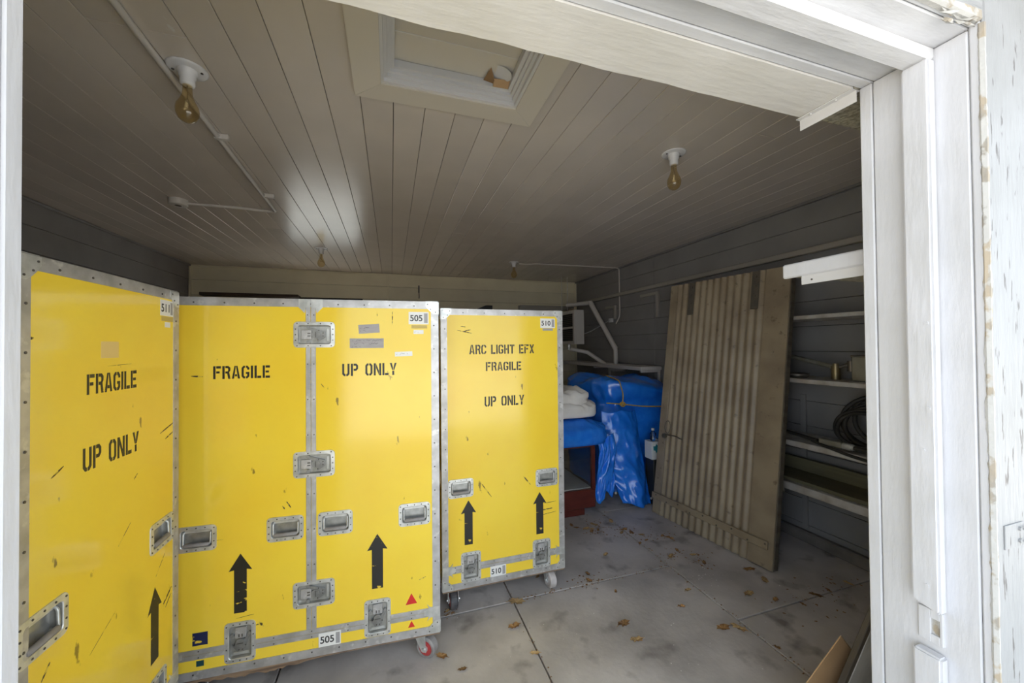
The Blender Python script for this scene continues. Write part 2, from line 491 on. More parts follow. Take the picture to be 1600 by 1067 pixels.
# strike patch with a square mortise between the two stop pieces
pm = MB()
for a in ((.5925, .765, .5985, .85), (.616, .765, .64, .85), (.5985, .765, .616, .787), (.5985, .828, .616, .85)):
    pm.bbox(JX-.006, a[0], a[1], JX+.002, a[2], a[3], .001)
pm.build('strike_patch', WHITE, dr)
MB().box(JX-.0005, .598, .786, JX+.0015, .6165, .829).build('mortise', BARE, dr)
fb('casing_edge', (JX+.001, YO+.003, -.03, JX+.03, .5262, ZH+.03), WHITE)
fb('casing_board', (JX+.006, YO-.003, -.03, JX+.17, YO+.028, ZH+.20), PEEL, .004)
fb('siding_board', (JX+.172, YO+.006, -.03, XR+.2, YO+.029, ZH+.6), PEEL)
# left jamb
fb('lining_strip', (LX-.03, .7215, -.03, LX, YF+.004, ZH), WHITE)
fb('jamb_board', (LX-.03, .528, -.03, LX-.001, .7195, ZH), WHITE)
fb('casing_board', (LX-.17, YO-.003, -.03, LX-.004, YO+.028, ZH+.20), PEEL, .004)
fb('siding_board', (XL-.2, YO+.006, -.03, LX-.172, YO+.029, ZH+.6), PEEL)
# head
fb('lining_strip', (LX-.03, .7215, ZH+.001, JX+.03, YF+.004, ZH+.03), WHITEH)
fb('head_board', (LX-.03, .528, ZH+.002, JX+.03, .7195, ZH+.03), WHITEH)
fb('door_stop', (LX, .586, ZH-.03, JX, .642, ZH+.001), WHITEH, .005)
fb('casing_edge', (LX, YO+.003, ZH+.002, JX+.03, .5262, ZH+.03), WHITEH)
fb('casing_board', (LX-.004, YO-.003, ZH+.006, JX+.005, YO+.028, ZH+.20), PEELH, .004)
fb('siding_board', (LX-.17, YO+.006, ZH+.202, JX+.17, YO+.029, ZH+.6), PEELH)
# flaking, weathered strip along the corner of the casing
def flake(pts_fn, n, name):
    mb = MB(); vs = []; fs = []
    for i in range(n+1):
        t = i/n
        for q in pts_fn(t): vs.append(q)
    kq = len(pts_fn(0))
    for i in range(n):
        for j in range(kq-1):
            fs.append((i*kq+j, i*kq+j+1, (i+1)*kq+j+1, (i+1)*kq+j))
    mb.add(vs, fs)
    return mb.build(name, BARE, dr)
def fz(t):
    z = -.03 + t*(ZH+.03)
    a = .002 + .006*max(0, noise.noise(Vector((z*9, 3.1, 0)))+.1) + .003*noise.noise(Vector((z*60, 0, 5)))
    b = .002 + .008*max(0, noise.noise(Vector((z*11, 9.1, 2)))+.05) + .004*noise.noise(Vector((z*70, 2, 5)))
    return [(JX-.0002, YO+.003+max(a, .0005), z), (JX-.0012, YO+.003, z), (JX+.003, YO-.0045, z), (JX+.006+max(b, .0005), YO-.0042, z)]
flake(fz, 260, 'flaking_edge')
def fh(t):
    x = .95 + t*(JX-.955)
    b = .006 + .02*max(0, noise.noise(Vector((x*8, 1.1, 2)))+.15) + .012*max(0, t-.45)
    return [(x, YO+.012, ZH+.0008), (x, YO+.002, ZH+.0005), (x, YO-.0045, ZH+.004), (x, YO-.0042, ZH+.006+b)]
flake(fh, 60, 'flaking_edge')
# split, flaking wood at the head corner
rgk = random.Random(4)
for k in range(9):
    cx = 1.22+.014*k; L_ = rgk.uniform(.03, .07)
    a = rgk.uniform(.003, .007)
    cy = YO+rgk.uniform(-.002, .02); cz = ZH-rgk.uniform(.0, .006)
    vs = [(-L_/2, 0, 0), (0, -a, -a*.3), (L_/2, 0, a*.4), (0, a, .0), (0, 0, -a*.9)]
    R_ = Euler((rgk.uniform(-.3, .3), rgk.uniform(-.15, .15), rgk.uniform(-.25, .25))).to_matrix()
    vs = [R_ @ Vector(q)+Vector((cx, cy, cz)) for q in vs]
    MB().add(vs, [(0, 1, 4), (1, 2, 4), (2, 3, 4), (3, 0, 4), (3, 2, 1, 0)]).build('wood_sliver', BARE, dr)
# hinge leaf on the casing
hg = MB().bbox(JX+.035, YO-.006, 1.055, JX+.115, YO-.003, 1.112, .001)
for z in (1.07, 1.098): hg.cyl((JX+.095, YO-.010, z), (JX+.095, YO-.004, z), .005, 10)
hg.tube(bend([(JX+.10, YO-.012, 1.098), (JX+.125, YO-.014, 1.103), (JX+.14, YO-.012, 1.085)], .01), .0025, 6)
hg.tube(bend([(JX+.10, YO-.012, 1.07), (JX+.125, YO-.014, 1.062), (JX+.14, YO-.012, 1.075)], .01), .0025, 6)
hg.build('hinge_leaf', PEEL, dr)
for y, z in ((.60, 1.60), (.60, 1.38), (.612, 1.27), (.61, .92)):
    MB().cyl((JX-.0315, y, z), (JX-.029, y, z), .0045, 10).build('nail_head', WHITE, dr)
# inner header beam behind the door head
bm_ = MB(); n = 90
vs = []
for i in range(n+1):
    x = XL + (1.325-XL)*i/n
    yy = .905 + .006*noise.noise(Vector((x*6, 0, 0))) + .003*noise.noise(Vector((x*25, 4, 0)))
    vs += [(x, YF+.005, ZH-.003), (x, yy, ZH-.001), (x, yy, ZC-.001), (x, YF+.005, ZC-.001)]
fs = []
for i in range(n):
    for j in range(4):
        fs.append((i*4+j, (i+1)*4+j, (i+1)*4+(j+1) % 4, i*4+(j+1) % 4))
fs += [(3, 2, 1, 0), (n*4, n*4+1, n*4+2, n*4+3)]
bm_.add(vs, fs)
struct(bm_.build('trim_11', GRAINED))
sp = tag(MB().bbox(1.327, YF+.005, ZH+.002, XR-.002, .903, ZC-.002, .003).build('soffit_box', SPECK), 'speckled unpainted soffit box running on past the painted header beam', 'soffit')
an = MB().box(1.318, .752, ZH-.006, 1.352, .915, ZH-.0035).box(1.336, .752, ZH-.040, 1.339, .915, ZH-.006)
an.cyl((1.327, .80, ZH-.010), (1.327, .80, ZH-.006), .004, 8).cyl((1.327, .875, ZH-.010), (1.327, .875, ZH-.006), .004, 8)
tag(an.build('metal_angle', MOULD), 'thin metal angle strip screwed under the header beam end', 'angle strip')
sh = thing('bracket_shelf', 'speckled board shelf with white edge strip fixed inside the door jamb', 'shelf', (1.42, .75, 1.80))
MB().bbox(.022, 0, 0, .5, .28, .03, .002).build('shelf_board', SPECK, sh)
MB().bbox(0, 0, -.004, .021, .298, .048, .005).build('edge_strip', WHITE, sh)
MB().box(.004, 0, -.008, .032, .23, -.0045).box(.004, 0, -.036, .007, .23, -.008).cyl((.003, .195, -.022), (.008, .195, -.022), .0035, 8, mi=1).build('metal_angle', [MOULD, RIVET], sh)

# ------------------------------------------------------------------ attic hatch
ht = thing('attic_hatch', 'painted attic hatch with wide flat trim and stepped moulding in the ceiling', 'hatch', (0, 0, ZC))
tw = .108
def miter(x0, y0, x1, y1, w, z0, z1, name, mt):
    ring = [((x0, y0), (x1, y0), (x1-w, y0+w), (x0+w, y0+w)), ((x1, y0), (x1, y1), (x1-w, y1-w), (x1-w, y0+w)),
            ((x1, y1), (x0, y1), (x0+w, y1-w), (x1-w, y1-w)), ((x0, y1), (x0, y0), (x0+w, y0+w), (x0+w, y1-w))]
    for q in ring:
        q = [Vector((p[0], p[1], 0)) for p in q]
        c = sum(q, Vector())/4
        q = [c + (p-c)*.9985 for p in q]
        vs = [p+Vector((0, 0, z0)) for p in q] + [p+Vector((0, 0, z1)) for p in q]
        MB().add(vs, [(3,2,1,0), (4,5,6,7)] + [(i, (i+1) % 4, 4+(i+1) % 4, 4+i) for i in range(4)]).build(name, mt, ht)
miter(HX0, HY0, HX1, HY1, tw, -.018, .0, 'trim_board', HATCHP)
o = 0
for w, za, zb in ((.012, -.012, .02), (.013, .004, .03), (.012, .018, .04), (.016, .030, .06)):
    miter(HX0+tw+o, HY0+tw+o, HX1-tw-o, HY1-tw-o, w, za, zb, 'moulding', MOULD); o += w
yy = [HY0+tw+.03, 1.20, 1.44, HY1-tw-.03]
for a, b in zip(yy[:-1], yy[1:]):
    MB().bbox(HX0+tw+.03, a+.001, .062, HX1-tw-.03, b-.001, .085, .002).build('panel_board', HATCHP, ht)
# torn cardboard flap and paper stuck in the moulding
mb = MB()
mb.add([(.385, 1.575, .045), (.44, 1.580, .04), (.405, 1.51, .058), (.44, 1.578, .043)], [(0, 1, 2), (2, 1, 0)])
mb.add([(.43, 1.585, .03), (.505, 1.59, .03), (.50, 1.55, .05), (.43, 1.56, .05)], [(0, 1, 2, 3), (3, 2, 1, 0)])
mb.build('torn_cardboard', CARD, ht)
mb = MB(); vs = [(.455, 1.53, .056)]
for i in range(14):
    t = 2*PI*i/14
    vs.append((.455+.045*math.cos(t), 1.53+.04*math.sin(t), .055-.012*math.cos(t)))
mb.add(vs, [(0, 1+i, 1+(i+1) % 14) for i in range(14)], smooth=True).build('paper_scrap', MOULD, ht)

# ------------------------------------------------------------------ flight cases
GL = {}
def _g():
    R = lambda a, b, c, d: [(a, b), (c, b), (c, d), (a, d)]
    mir = lambda p: [(4-x, y) for x, y in p]
    CL = [(1.8, 6), (1, 6), (0, 5), (0, 1), (1, 0), (1.8, 0), (1.8, 1), (1.4, 1), (1.1, 1.4), (1.1, 4.6), (1.4, 5), (1.8, 5)]
    UL = [(0, 6), (1.1, 6), (1.1, 1.5), (1.4, 1), (1.8, 1), (1.8, 0), (1, 0), (0, 1)]
    S = R(0, 0, 1.15, 6)
    GL.update({
        'F': (3.8, [S, R(1.5, 4.9, 3.8, 6), R(1.5, 2.6, 3.2, 3.6)]),
        'E': (3.8, [S, R(1.5, 4.9, 3.8, 6), R(1.5, 2.55, 3.3, 3.5), R(1.5, 0, 3.8, 1.1)]),
        'R': (4, [S, [(1.5, 6), (3, 6), (4, 5.2), (4, 3.9), (3.4, 3.1), (4.1, 0), (2.95, 0), (2.4, 2.5), (1.5, 2.5), (1.5, 3.5), (2.6, 3.5), (2.9, 3.9), (2.9, 4.6), (2.6, 5), (1.5, 5)]]),
        'P': (4, [S, [(1.5, 6), (3, 6), (4, 5.1), (4, 3.5), (3, 2.5), (1.5, 2.5), (1.5, 3.5), (2.6, 3.5), (2.9, 3.9), (2.9, 4.6), (2.6, 5), (1.5, 5)]]),
        'A': (4.2, [[(0, 0), (1.1, 0), (2.02, 5.6), (2.02, 6), (1.35, 6)], [(3.1, 0), (4.2, 0), (2.85, 6), (2.18, 6), (2.18, 5.6)], [(1.5, 1.1), (2.7, 1.1), (2.52, 2.1), (1.68, 2.1)]]),
        'G': (4, [CL, [(2.2, 6), (3, 6), (4, 5), (4, 4.1), (2.9, 4.1), (2.9, 4.6), (2.6, 5), (2.2, 5)], [(2.2, 0), (3, 0), (4, 1), (4, 3), (2.2, 3), (2.2, 2.1), (2.9, 2.1), (2.9, 1.4), (2.6, 1), (2.2, 1)]]),
        'C': (4, [CL, [(2.2, 6), (3, 6), (4, 5), (4, 4.1), (2.9, 4.1), (2.9, 4.6), (2.6, 5), (2.2, 5)], [(2.2, 0), (3, 0), (4, 1), (4, 1.9), (2.9, 1.9), (2.9, 1.4), (2.6, 1), (2.2, 1)]]),
        'O': (4, [CL, mir(CL)]), 'U': (4, [UL, mir(UL)]),
        'I': (1.15, [S]), 'L': (3.5, [S, R(1.45, 0, 3.5, 1.1)]),
        'N': (4.2, [R(0, 0, 1.1, 6), R(3.1, 0, 4.2, 6), [(1.25, 5.9), (1.25, 3.7), (2.95, .1), (2.95, 2.3)]]),
        'Y': (4, [[(0, 6), (1.15, 6), (1.9, 3.6), (1.9, 2.4), (1.45, 2.4)], mir([(0, 6), (1.15, 6), (1.9, 3.6), (1.9, 2.4), (1.45, 2.4)]), R(1.42, 0, 2.58, 2.1)]),
        'H': (4, [S, R(2.85, 0, 4, 6), R(1.4, 2.5, 2.6, 3.5)]),
        'T': (4, [R(1.42, 0, 2.58, 6), R(0, 4.9, 1.15, 6), R(2.85, 4.9, 4, 6)]),
        'X': (4, [[(0, 6), (1.2, 6), (4, 0), (2.8, 0)], [(2.8, 6), (4, 6), (2.65, 3.2), (2.1, 4.3)], [(0, 0), (1.2, 0), (1.9, 1.7), (1.35, 2.8)]]),
        ' ': (2.6, [])})
_g()
def stencil(par, text, cx, cz, w, h, y=0, name='stencil_lettering'):
    gp = .75
    tot = sum(GL[c][0] + gp for c in text) - gp
    mb = MB(); x = 0
    for c in text + ' ':
        if c == ' ' and mb.v:
            mb.build(name, BLACKP, par, (cx, y, cz)); mb = MB()
        for p in GL[c][1]:
            mb.poly([((x+a)/tot*w - w/2, b/6*h - h/2) for a, b in p], .0006)
        x += GL[c][0] + gp

def digits(par, text, w, h, loc, mt=LABELD, name='label_digits'):
    cu = bpy.data.curves.new('txt', 'FONT')
    cu.body = text; cu.size = 1; cu.offset = .02; cu.align_x = 'CENTER'
    to = bpy.data.objects.new('txt', cu); C.objects.link(to)
    bpy.context.view_layer.update()
    me0 = bpy.data.meshes.new_from_object(to.evaluated_get(bpy.context.evaluated_depsgraph_get()))
    xs = [v.co.x for v in me0.vertices]; ys = [v.co.y for v in me0.vertices]
    ax, bx, ay, by = min(xs), max(xs), min(ys), max(ys)
    vs = [((v.co.x-(ax+bx)/2)/(bx-ax)*w, 0, (v.co.y-(ay+by)/2)/(by-ay)*h) for v in me0.vertices]
    fs = [tuple(p.vertices) for p in me0.polygons]
    bpy.data.objects.remove(to); bpy.data.curves.remove(cu); bpy.data.meshes.remove(me0)
    return MB().add(vs, fs).build(name, mt, par, loc)

def plate(par, name, cx, cz, w, h, mt, t=.0006, y=0, rot=0):
    o = MB().poly([(-w/2, -h/2), (w/2, -h/2), (w/2, h/2), (-w/2, h/2)], t).build(name, mt, par, (cx, y, cz))
    o.rotation_euler = (0, rot, 0)
    return o
def number_label(par, text, cx, cz, w=.095, h=.060, y=0):
    p = plate(par, 'number_label', cx, cz, w, h, LABELW, y=y)
    digits(p, text, w*.62, h*.52, (-w*.12, -.0009, 0))
    plate(p, 'barcode', w*.36, 0, w*.18, h*.8, LABELG, .0005, -.0006)
    return p
def scribble(par, lines, w, h):
    mb = MB(); rng = random.Random(3)
    for k, (z, frac) in enumerate(lines):
        x = -w*.44; pts = []
        while x < -w*.44 + w*.88*frac:
            pts.append((x, -.0012, z*h + rng.uniform(-.5, .5)*.010)); x += .0034
            if rng.random() < .14:
                if len(pts) > 1: mb.tube(pts, .0006, 4)
                pts = []; x += .007
        if len(pts) > 1: mb.tube(pts, .0006, 4)
    return mb.build('handwriting', LABELD, par)
def arrow(par, cx, zbot, ztip, hw, sw, zhead, mt):
    h = hw/2; s = sw/2
    return MB().poly([(-s, zbot), (s, zbot), (s, zhead+.004), (h, zhead), (0, ztip), (-h, zhead), (-s, zhead+.004)], .0005).build('arrow_marking', mt, par, (cx, 0, 0))

def dish_mesh(W, H, wi, hi, depth, name):
    mb = MB()
    loops = [(rbox_loop(W, H, .018), 0), (rbox_loop(W-.002, H-.002, .017), -.0028), (rbox_loop(wi+.004, hi+.004, .012), -.0034),
             (rbox_loop(wi, hi, .010), -.0015), (rbox_loop(wi-.006, hi-.006, .008), depth)]
    n = len(loops[0][0]); vs = []
    for lp, y in loops: vs += [(p[0], y, p[1]) for p in lp]
    fs = []
    for k in range(len(loops)-1):
        for i in range(n):
            j = (i+1) % n
            fs.append((k*n+i, k*n+j, (k+1)*n+j, (k+1)*n+i))
    mb.add(vs, fs[:-n]); mb.add(vs, fs[-n:]+[tuple((len(loops)-1)*n+i for i in range(n))], 2)
    rw, rh = (W+wi)/4, (H+hi)/4
    pos = [(sx*rw, z*rh) for sx in (-1, 1) for z in (-.92, -.33, .33, .92)] + [(x*rw, sz*rh) for sz in (-1, 1) for x in (-.5, 0, .5)]
    for x, z in pos: mb.cyl((x, -.0045, z), (x, -.002, z), .0028, 8, mi=1)
    return mb.mesh(name, [STEEL, RIVET, STEEL2])
LATCH_ME = dish_mesh(.120, .175, .084, .137, .0125, 'butterfly_latch')
HANDLE_ME = dish_mesh(.150, .110, .112, .074, .022, 'recessed_handle')
def _latch_bits():
    a = MB()
    a.bbox(-.022, .004, .012, .022, .0118, .058, .002)                   # hasp
    a.box(-.008, .002, .018, -.004, .004, .030, mi=1); a.box(.004, .002, .018, .008, .004, .030, mi=1)
    b = MB()
    b.cyl((0, -.002, -.006), (0, .0118, -.006), .018, 18).cyl((0, -.0035, -.006), (0, -.002, -.006), .011, 14)
    b.box(-.013, -.0042, -.0075, .013, -.0035, -.0045, mi=1)
    b.add([(-.034, .002, -.012), (-.012, .002, -.044), (.014, .002, -.044), (.034, .002, .016), (.026, .002, .020), (.0, .002, -.012)], [(0, 1, 2, 3, 4, 5)])
    b.add([(-.034, .011, -.012), (-.012, .011, -.044), (.014, .011, -.044), (.034, .011, .016), (-.034, .002, -.012), (-.012, .002, -.044), (.014, .002, -.044), (.034, .002, .016)],
          [(0, 1, 5, 4), (1, 2, 6, 5), (2, 3, 7, 6)])
    for x, z in ((-.033, .026), (.033, .026)): b.cyl((x, .002, z), (x, .0118, z), .008, 12)
    for x, z in ((-.006, -.036), (.008, -.036), (.02, -.018), (-.024, -.014)): b.cyl((x, .000, z), (x, .003, z), .0028, 8, mi=1)
    c = MB().bbox(-.03, .0095, -.062, .03, .0118, -.050, .001)
    return a.mesh('hasp', [ALU, RIVET]), b.mesh('twist_wing', [STEEL3, RIVET]), c.mesh('rib', [STEEL])
HASP_ME, WING_ME, RIB_ME = _latch_bits()
def latch(par, cx, cz, horiz=False):
    o = share('butterfly_latch', LATCH_ME, par, (cx, 0, cz), (0, -PI/2 if horiz else 0, 0))
    share('hasp', HASP_ME, o); share('twist_wing', WING_ME, o); share('rib', RIB_ME, o)
    return o
def _handle_bits():
    a = MB().tube(bend([(-.050, .012, .026), (-.050, .004, .020), (-.050, .002, -.026), (.050, .002, -.026), (.050, .004, .020), (.050, .012, .026)], .006, 3), .0038, 8)
    a.bbox(-.050, .012, .020, .050, .0215, .033, .002)
    b = MB().tube([(-.046, .001, -.026), (-.042, .000, -.026), (.042, .000, -.026), (.046, .001, -.026)], [.006, .0085, .0085, .006], 10)
    return a.mesh('handle_bar', [STEEL]), b.mesh('grip', [RUBBERG])
BAR_ME, GRIP_ME = _handle_bits()
def handle(par, cx, cz):
    o = share('recessed_handle', HANDLE_ME, par, (cx, 0, cz))
    b = share('handle_bar', BAR_ME, o); share('grip', GRIP_ME, b)
    return o

def wheel_mesh(R, w, tyre, hub):
    mb = MB()
    n = 28
    prof = [(.016, -w/2), (R*.62, -w/2), (R*.64, -w/2+.003), (R*.70, -w/2+.003), (R*.72, -w/2), (R-.006, -w/2), (R, -w/2+.006), (R, w/2-.006), (R-.006, w/2), (R*.72, w/2), (R*.70, w/2-.003), (R*.64, w/2-.003), (R*.62, w/2), (.016, w/2)]
    vs = []
    for r, y in prof:
        for i in range(n):
            t = 2*PI*i/n; vs.append((r*math.cos(t), y, r*math.sin(t)))
    for k in range(len(prof)-1):
        mi = 0 if 3 <= k <= 9 else 1
        fs = [(k*n+i, k*n+(i+1) % n, (k+1)*n+(i+1) % n, (k+1)*n+i) for i in range(n)]
        o = len(mb.v)
        if k == 0: mb.v += vs; base = o
        for f in fs: mb.f.append(tuple(q+base for q in f)); mb.mi.append(mi); mb.sm.append(False)
    mb.cyl((0, -w/2-.004, 0), (0, w/2+.004, 0), .016, 14, mi=2)
    return mb.mesh('wheel', [tyre, hub, STEEL])
def _fork():
    # origin on the floor below the swivel, wheel offset in -x, wheel axis along y
    mb = MB()
    mb.bbox(-.05, -.045, .135, .05, .045, .1395, .002)
    mb.cyl((0, 0, .118), (0, 0, .135), .026, 16)
    mb.bbox(-.04, -.031, .114, .026, .031, .119, .001)
    for s in (-1, 1):
        y0, y1 = s*.028, s*.032
        vs = [(x, y, z) for y in (y0, y1) for x, z in ((-.04, .119), (.026, .119), (-.020, .040), (-.046, .040))]
        mb.add(vs, [(0, 1, 2, 3), (7, 6, 5, 4), (0, 4, 5, 1), (1, 5, 6, 2), (2, 6, 7, 3), (3, 7, 4, 0)])
        mb.cyl((-.034, s*.032, .052), (-.034, s*.039, .052), .009, 6)
    return mb.mesh('fork', [STEEL])
FORK_ME = _fork()
W_GREY = wheel_mesh(.052, .044, RUBBERG, REDHUB); W_PALE = wheel_mesh(.052, .044, RUBBERW, RUBBERW); W_BLK = wheel_mesh(.052, .044, RUBBERK, REDHUB)
def caster(par, x, y, rz, wm):
    o = share('caster', FORK_ME, par, (x, y, 0), (0, 0, rz))
    share('wheel', wm, o, (-.034, 0, .052))

def flight_case(label, W, D, z0, z1, loc, rotz, latches, handles, band, divider, corner_mats=None):
    t = thing('flight_case', label, 'flight case', loc, rotz, 'yellow flight cases')
    x0, x1 = -W/2, W/2
    ew, et = .034, .0025
    holes = [(cx-(.075 if hz else .054)+0, cx+(.075 if hz else .054), cz-(.054 if hz else .0775), cz+(.054 if hz else .0775)) for cx, cz, hz in latches]
    holes += [(cx-.066, cx+.066, cz-.046, cz+.046) for cx, cz in handles]
    def panel(name, a, b, c, d):
        hs = [h for h in holes if h[1] > a and h[0] < b and h[3] > c and h[2] < d]
        xs = sorted({a, b, *[min(max(h[0], a), b) for h in hs], *[min(max(h[1], a), b) for h in hs]})
        zs = sorted({c, d, *[min(max(h[2], c), d) for h in hs], *[min(max(h[3], c), d) for h in hs]})
        mb = MB()
        vi = {}
        vs = []
        for x in xs:
            for z in zs: vi[(x, z)] = len(vs); vs.append((x, 0, z))
        fs = []
        for i in range(len(xs)-1):
            for j in range(len(zs)-1):
                mx, mz = (xs[i]+xs[i+1])/2, (zs[j]+zs[j+1])/2
                if any(h[0] < mx < h[1] and h[2] < mz < h[3] for h in hs): continue
                fs.append((vi[(xs[i], zs[j])], vi[(xs[i+1], zs[j])], vi[(xs[i+1], zs[j+1])], vi[(xs[i], zs[j+1])]))
        mb.add(vs, fs)
        return mb.build(name, YEL, t)
    # panels
    if divider is None:
        panel('front_panel', x0, x1, band, z1)
    else:
        panel('door_panel', x0, divider, band, z1); panel('door_panel', divider, x1, band, z1)
    panel('base_panel', x0, x1, z0, band)
    for nm, q in (('side_panel', [(x0, 0, z0), (x0, 0, z1), (x0, D, z1), (x0, D, z0)]), ('side_panel', [(x1, 0, z0), (x1, D, z0), (x1, D, z1), (x1, 0, z1)]),
                  ('back_panel', [(x0, D, z0), (x0, D, z1), (x1, D, z1), (x1, D, z0)]), ('top_panel', [(x0, 0, z1), (x1, 0, z1), (x1, D, z1), (x0, D, z1)])):
        MB().add(q, [(0, 1, 2, 3)]).build(nm, YEL, t)
    MB().box(x0, 0.002, z0-.012, x1, D, z0).build('base_board', PLY, t)
    # edge extrusions: L profile along each edge
    rv = MB()
    def angle(p, q, n1, n2):
        """L angle along edge p-q, flanges on faces with outward normals n1, n2"""
        p, q, n1, n2 = Vector(p), Vector(q), Vector(n1), Vector(n2)
        mb = MB()
        prof = [n1*et+n2*et, n1*et-n2*ew, -n2*ew, Vector((0, 0, 0)), -n1*ew, n2*et-n1*ew]
        vs = [p+a for a in prof]+[q+a for a in prof]
        mb.add(vs, [(i, (i+1) % 6, 6+(i+1) % 6, 6+i) for i in range(6)] + [(0, 1, 2, 3, 4, 5), (11, 10, 9, 8, 7, 6)])
        o = mb.build('edge_trim', ALU, t)
        bm = bmesh.new(); bm.from_mesh(o.data); bmesh.ops.recalc_face_normals(bm, faces=bm.faces[:]); bm.to_mesh(o.data); bm.free()
        L = (q-p).length; k = max(2, int(L/.11)); d = (q-p)/L
        for i in range(1, k):
            c = p+d*(L*i/k)
            for na, nb in ((n1, n2), (n2, n1)):
                if na.y < -.5 or abs(na.x) > .5:
                    cc = c+na*et-nb*ew*.6
                    rv.cyl(cc, cc+na*.0016, .0035, 8)
    X, Y, Z = (1, 0, 0), (0, 1, 0), (0, 0, 1)
    nX, nY, nZ = (-1, 0, 0), (0, -1, 0), (0, 0, -1)
    for z, nz in ((z0, nZ), (z1, Z)):
        angle((x0, 0, z), (x1, 0, z), nY, nz); angle((x0, D, z), (x1, D, z), Y, nz)
        angle((x0, 0, z), (x0, D, z), nX, nz); angle((x1, 0, z), (x1, D, z), X, nz)
    for x, nx in ((x0, nX), (x1, X)):
        angle((x, 0, z0), (x, 0, z1), nx, nY); angle((x, D, z0), (x, D, z1), nx, Y)
    # split extrusion between the body and the base tray, interrupted at the latches
    def strip(a, b, z_or_x, vert):
        hs = sorted([((h[2], h[3]) if vert else (h[0], h[1])) for h in holes if ((h[0] < z_or_x < h[1]) if vert else (h[2] < z_or_x < h[3]))])
        pos = a; segs = []
        for h in hs:
            if h[0] > pos: segs.append((pos, h[0]))
            pos = max(pos, h[1])
        if pos < b: segs.append((pos, b))
        for s0, s1 in segs:
            for o0, o1 in ((-.021, -.0008), (.0008, .021)):
                mb = MB()
                if vert: mb.bbox(z_or_x+o0, -.003, s0, z_or_x+o1, .001, s1, .001)
                else: mb.bbox(s0, -.003, z_or_x+o0, s1, .001, z_or_x+o1, .001)
                mb.build('split_extrusion', ALU, t)
            k = max(1, int((s1-s0)/.13))
            for i in range(k):
                c = s0+(s1-s0)*(i+.5)/k
                for o in (-.013, .013):
                    if vert: rv.cyl((z_or_x+o, -.004, c), (z_or_x+o, -.0025, c), .003, 8)
                    else: rv.cyl((c, -.004, z_or_x+o), (c, -.0025, z_or_x+o), .003, 8)
    strip(x0+ew, x1-ew, band, False)
    if divider is not None: strip(band+.022, z1-ew, divider, True)
    r = rv.build('rivets', RIVET, t); r['kind'] = 'stuff'
    # ball corners
    def corner(cx, cy, cz):
        sx, sy, sz = (1 if cx > 0 else -1), (-1 if cy == 0 else 1), (1 if cz > z0+.1 else -1)
        mb = MB()
        R = .018
        c = Vector((cx-sx*.012, cy-sy*.012, cz-sz*.012))
        vs, fs = [], []
        n = 8
        for i in range(n+1):
            for j in range(n+1):
                a, b = PI/2*i/n, PI/2*j/n
                v = Vector((math.sin(a)*math.cos(b)*sx, math.sin(a)*math.sin(b)*sy, math.cos(a)*sz))
                vs.append(c+v*R)
        for i in range(n):
            for j in range(n): fs.append((i*(n+1)+j, i*(n+1)+j+1, (i+1)*(n+1)+j+1, (i+1)*(n+1)+j))
        mb.add(vs, fs, smooth=True)
        # three plates
        for ax in range(3):
            sgn = (sx, sy, sz)
            o1, o2 = [(1, 2), (0, 2), (0, 1)][ax]
            def P(a, b, h):
                p = [cx, cy, cz]
                p[ax] += sgn[ax]*h; p[o1] -= sgn[o1]*a; p[o2] -= sgn[o2]*b
                return p
            pl = [(0, 0), (.060, 0), (.060, .020), (.050, .034), (.034, .050), (.020, .060), (0, .060)]
            nn = len(pl)
            vs = [P(a, b, .0045) for a, b in pl]+[P(a, b, .001) for a, b in pl]
            mb.add(vs, [tuple(range(nn))]+[(i, (i+1) % nn, nn+(i+1) % nn, nn+i) for i in range(nn)])
            for a, b in ((.050, .012), (.012, .050), (.036, .036)):
                p0, p1 = P(a, b, .004), P(a, b, .006)
                mb.cyl(p0, p1, .003, 8, mi=1)
        mb.build('ball_corner', [STEEL, RIVET], t)
    for cx in (x0, x1):
        for cy in (0, D):
            for cz in (z0, z1): corner(cx, cy, cz)
    br = [(0, -.024), (.046, -.024), (.060, -.040), (.052, -.020), (.075, -.010), (.075, .010), (.052, .020), (.060, .040), (.046, .024), (0, .024)]
    for xx, s_ in ((x0, 1), (x1, -1)):
        MB().poly([(xx+s_*a, band+b) for a, b in br], .0042).build('corner_brace', STEEL, t)
    if divider is not None:
        for s_ in (-1, 1):
            MB().poly([(divider+s_*a, z1+b) for a, b in ((.002, .002), (.05, .002), (.05, -.036), (.036, -.050), (.026, -.062), (.020, -.036), (.002, -.036))], .0045).build('corner_brace', STEEL, t)
    for cx, cz, hz in latches: latch(t, cx, cz, hz)
    for cx, cz in handles: handle(t, cx, cz)
    return t

# case 505 (double door), turned a little; its right front edge at x=.222, y=1.90
W5 = 1.146
rot5 = -math.radians(3.2)
c5 = Vector((.222, 1.90, 0)) + Matrix.Rotation(rot5, 3, 'Z') @ Vector((-W5/2, 0, 0))
dv = -.002
t5 = flight_case('wide yellow double-door flight case marked 505 with three latches down its middle', W5, .66, .145, 1.772, c5, rot5,
    [(.015+dv, 1.611, True), (.013+dv, 1.017, True), (.011+dv, .428, True), (-.285, .270, False), (.283, .268, False)],
    [(.100, .738), (.455, .735), (-.108, .738), (-.448, .738)], .248, dv)
stencil(t5, 'FRAGILE', -.278, 1.446, .218, .056)
stencil(t5, 'UP ONLY', .253, 1.445, .244, .058)
arrow(t5, .283, .405, .662, .092, .050, .586, BLACKP)
arrow(t5, -.284, .395, .652, .090, .049, .578, BLACKW)
for cx, cz, w in ((.438, .326, .054), (.438, .205, .032)):
    MB().poly([(-w/2, -w*.45), (w/2, -w*.42), (0, w*.52)], .0005).build('triangle_sticker', RED, t5, (cx, 0, cz))
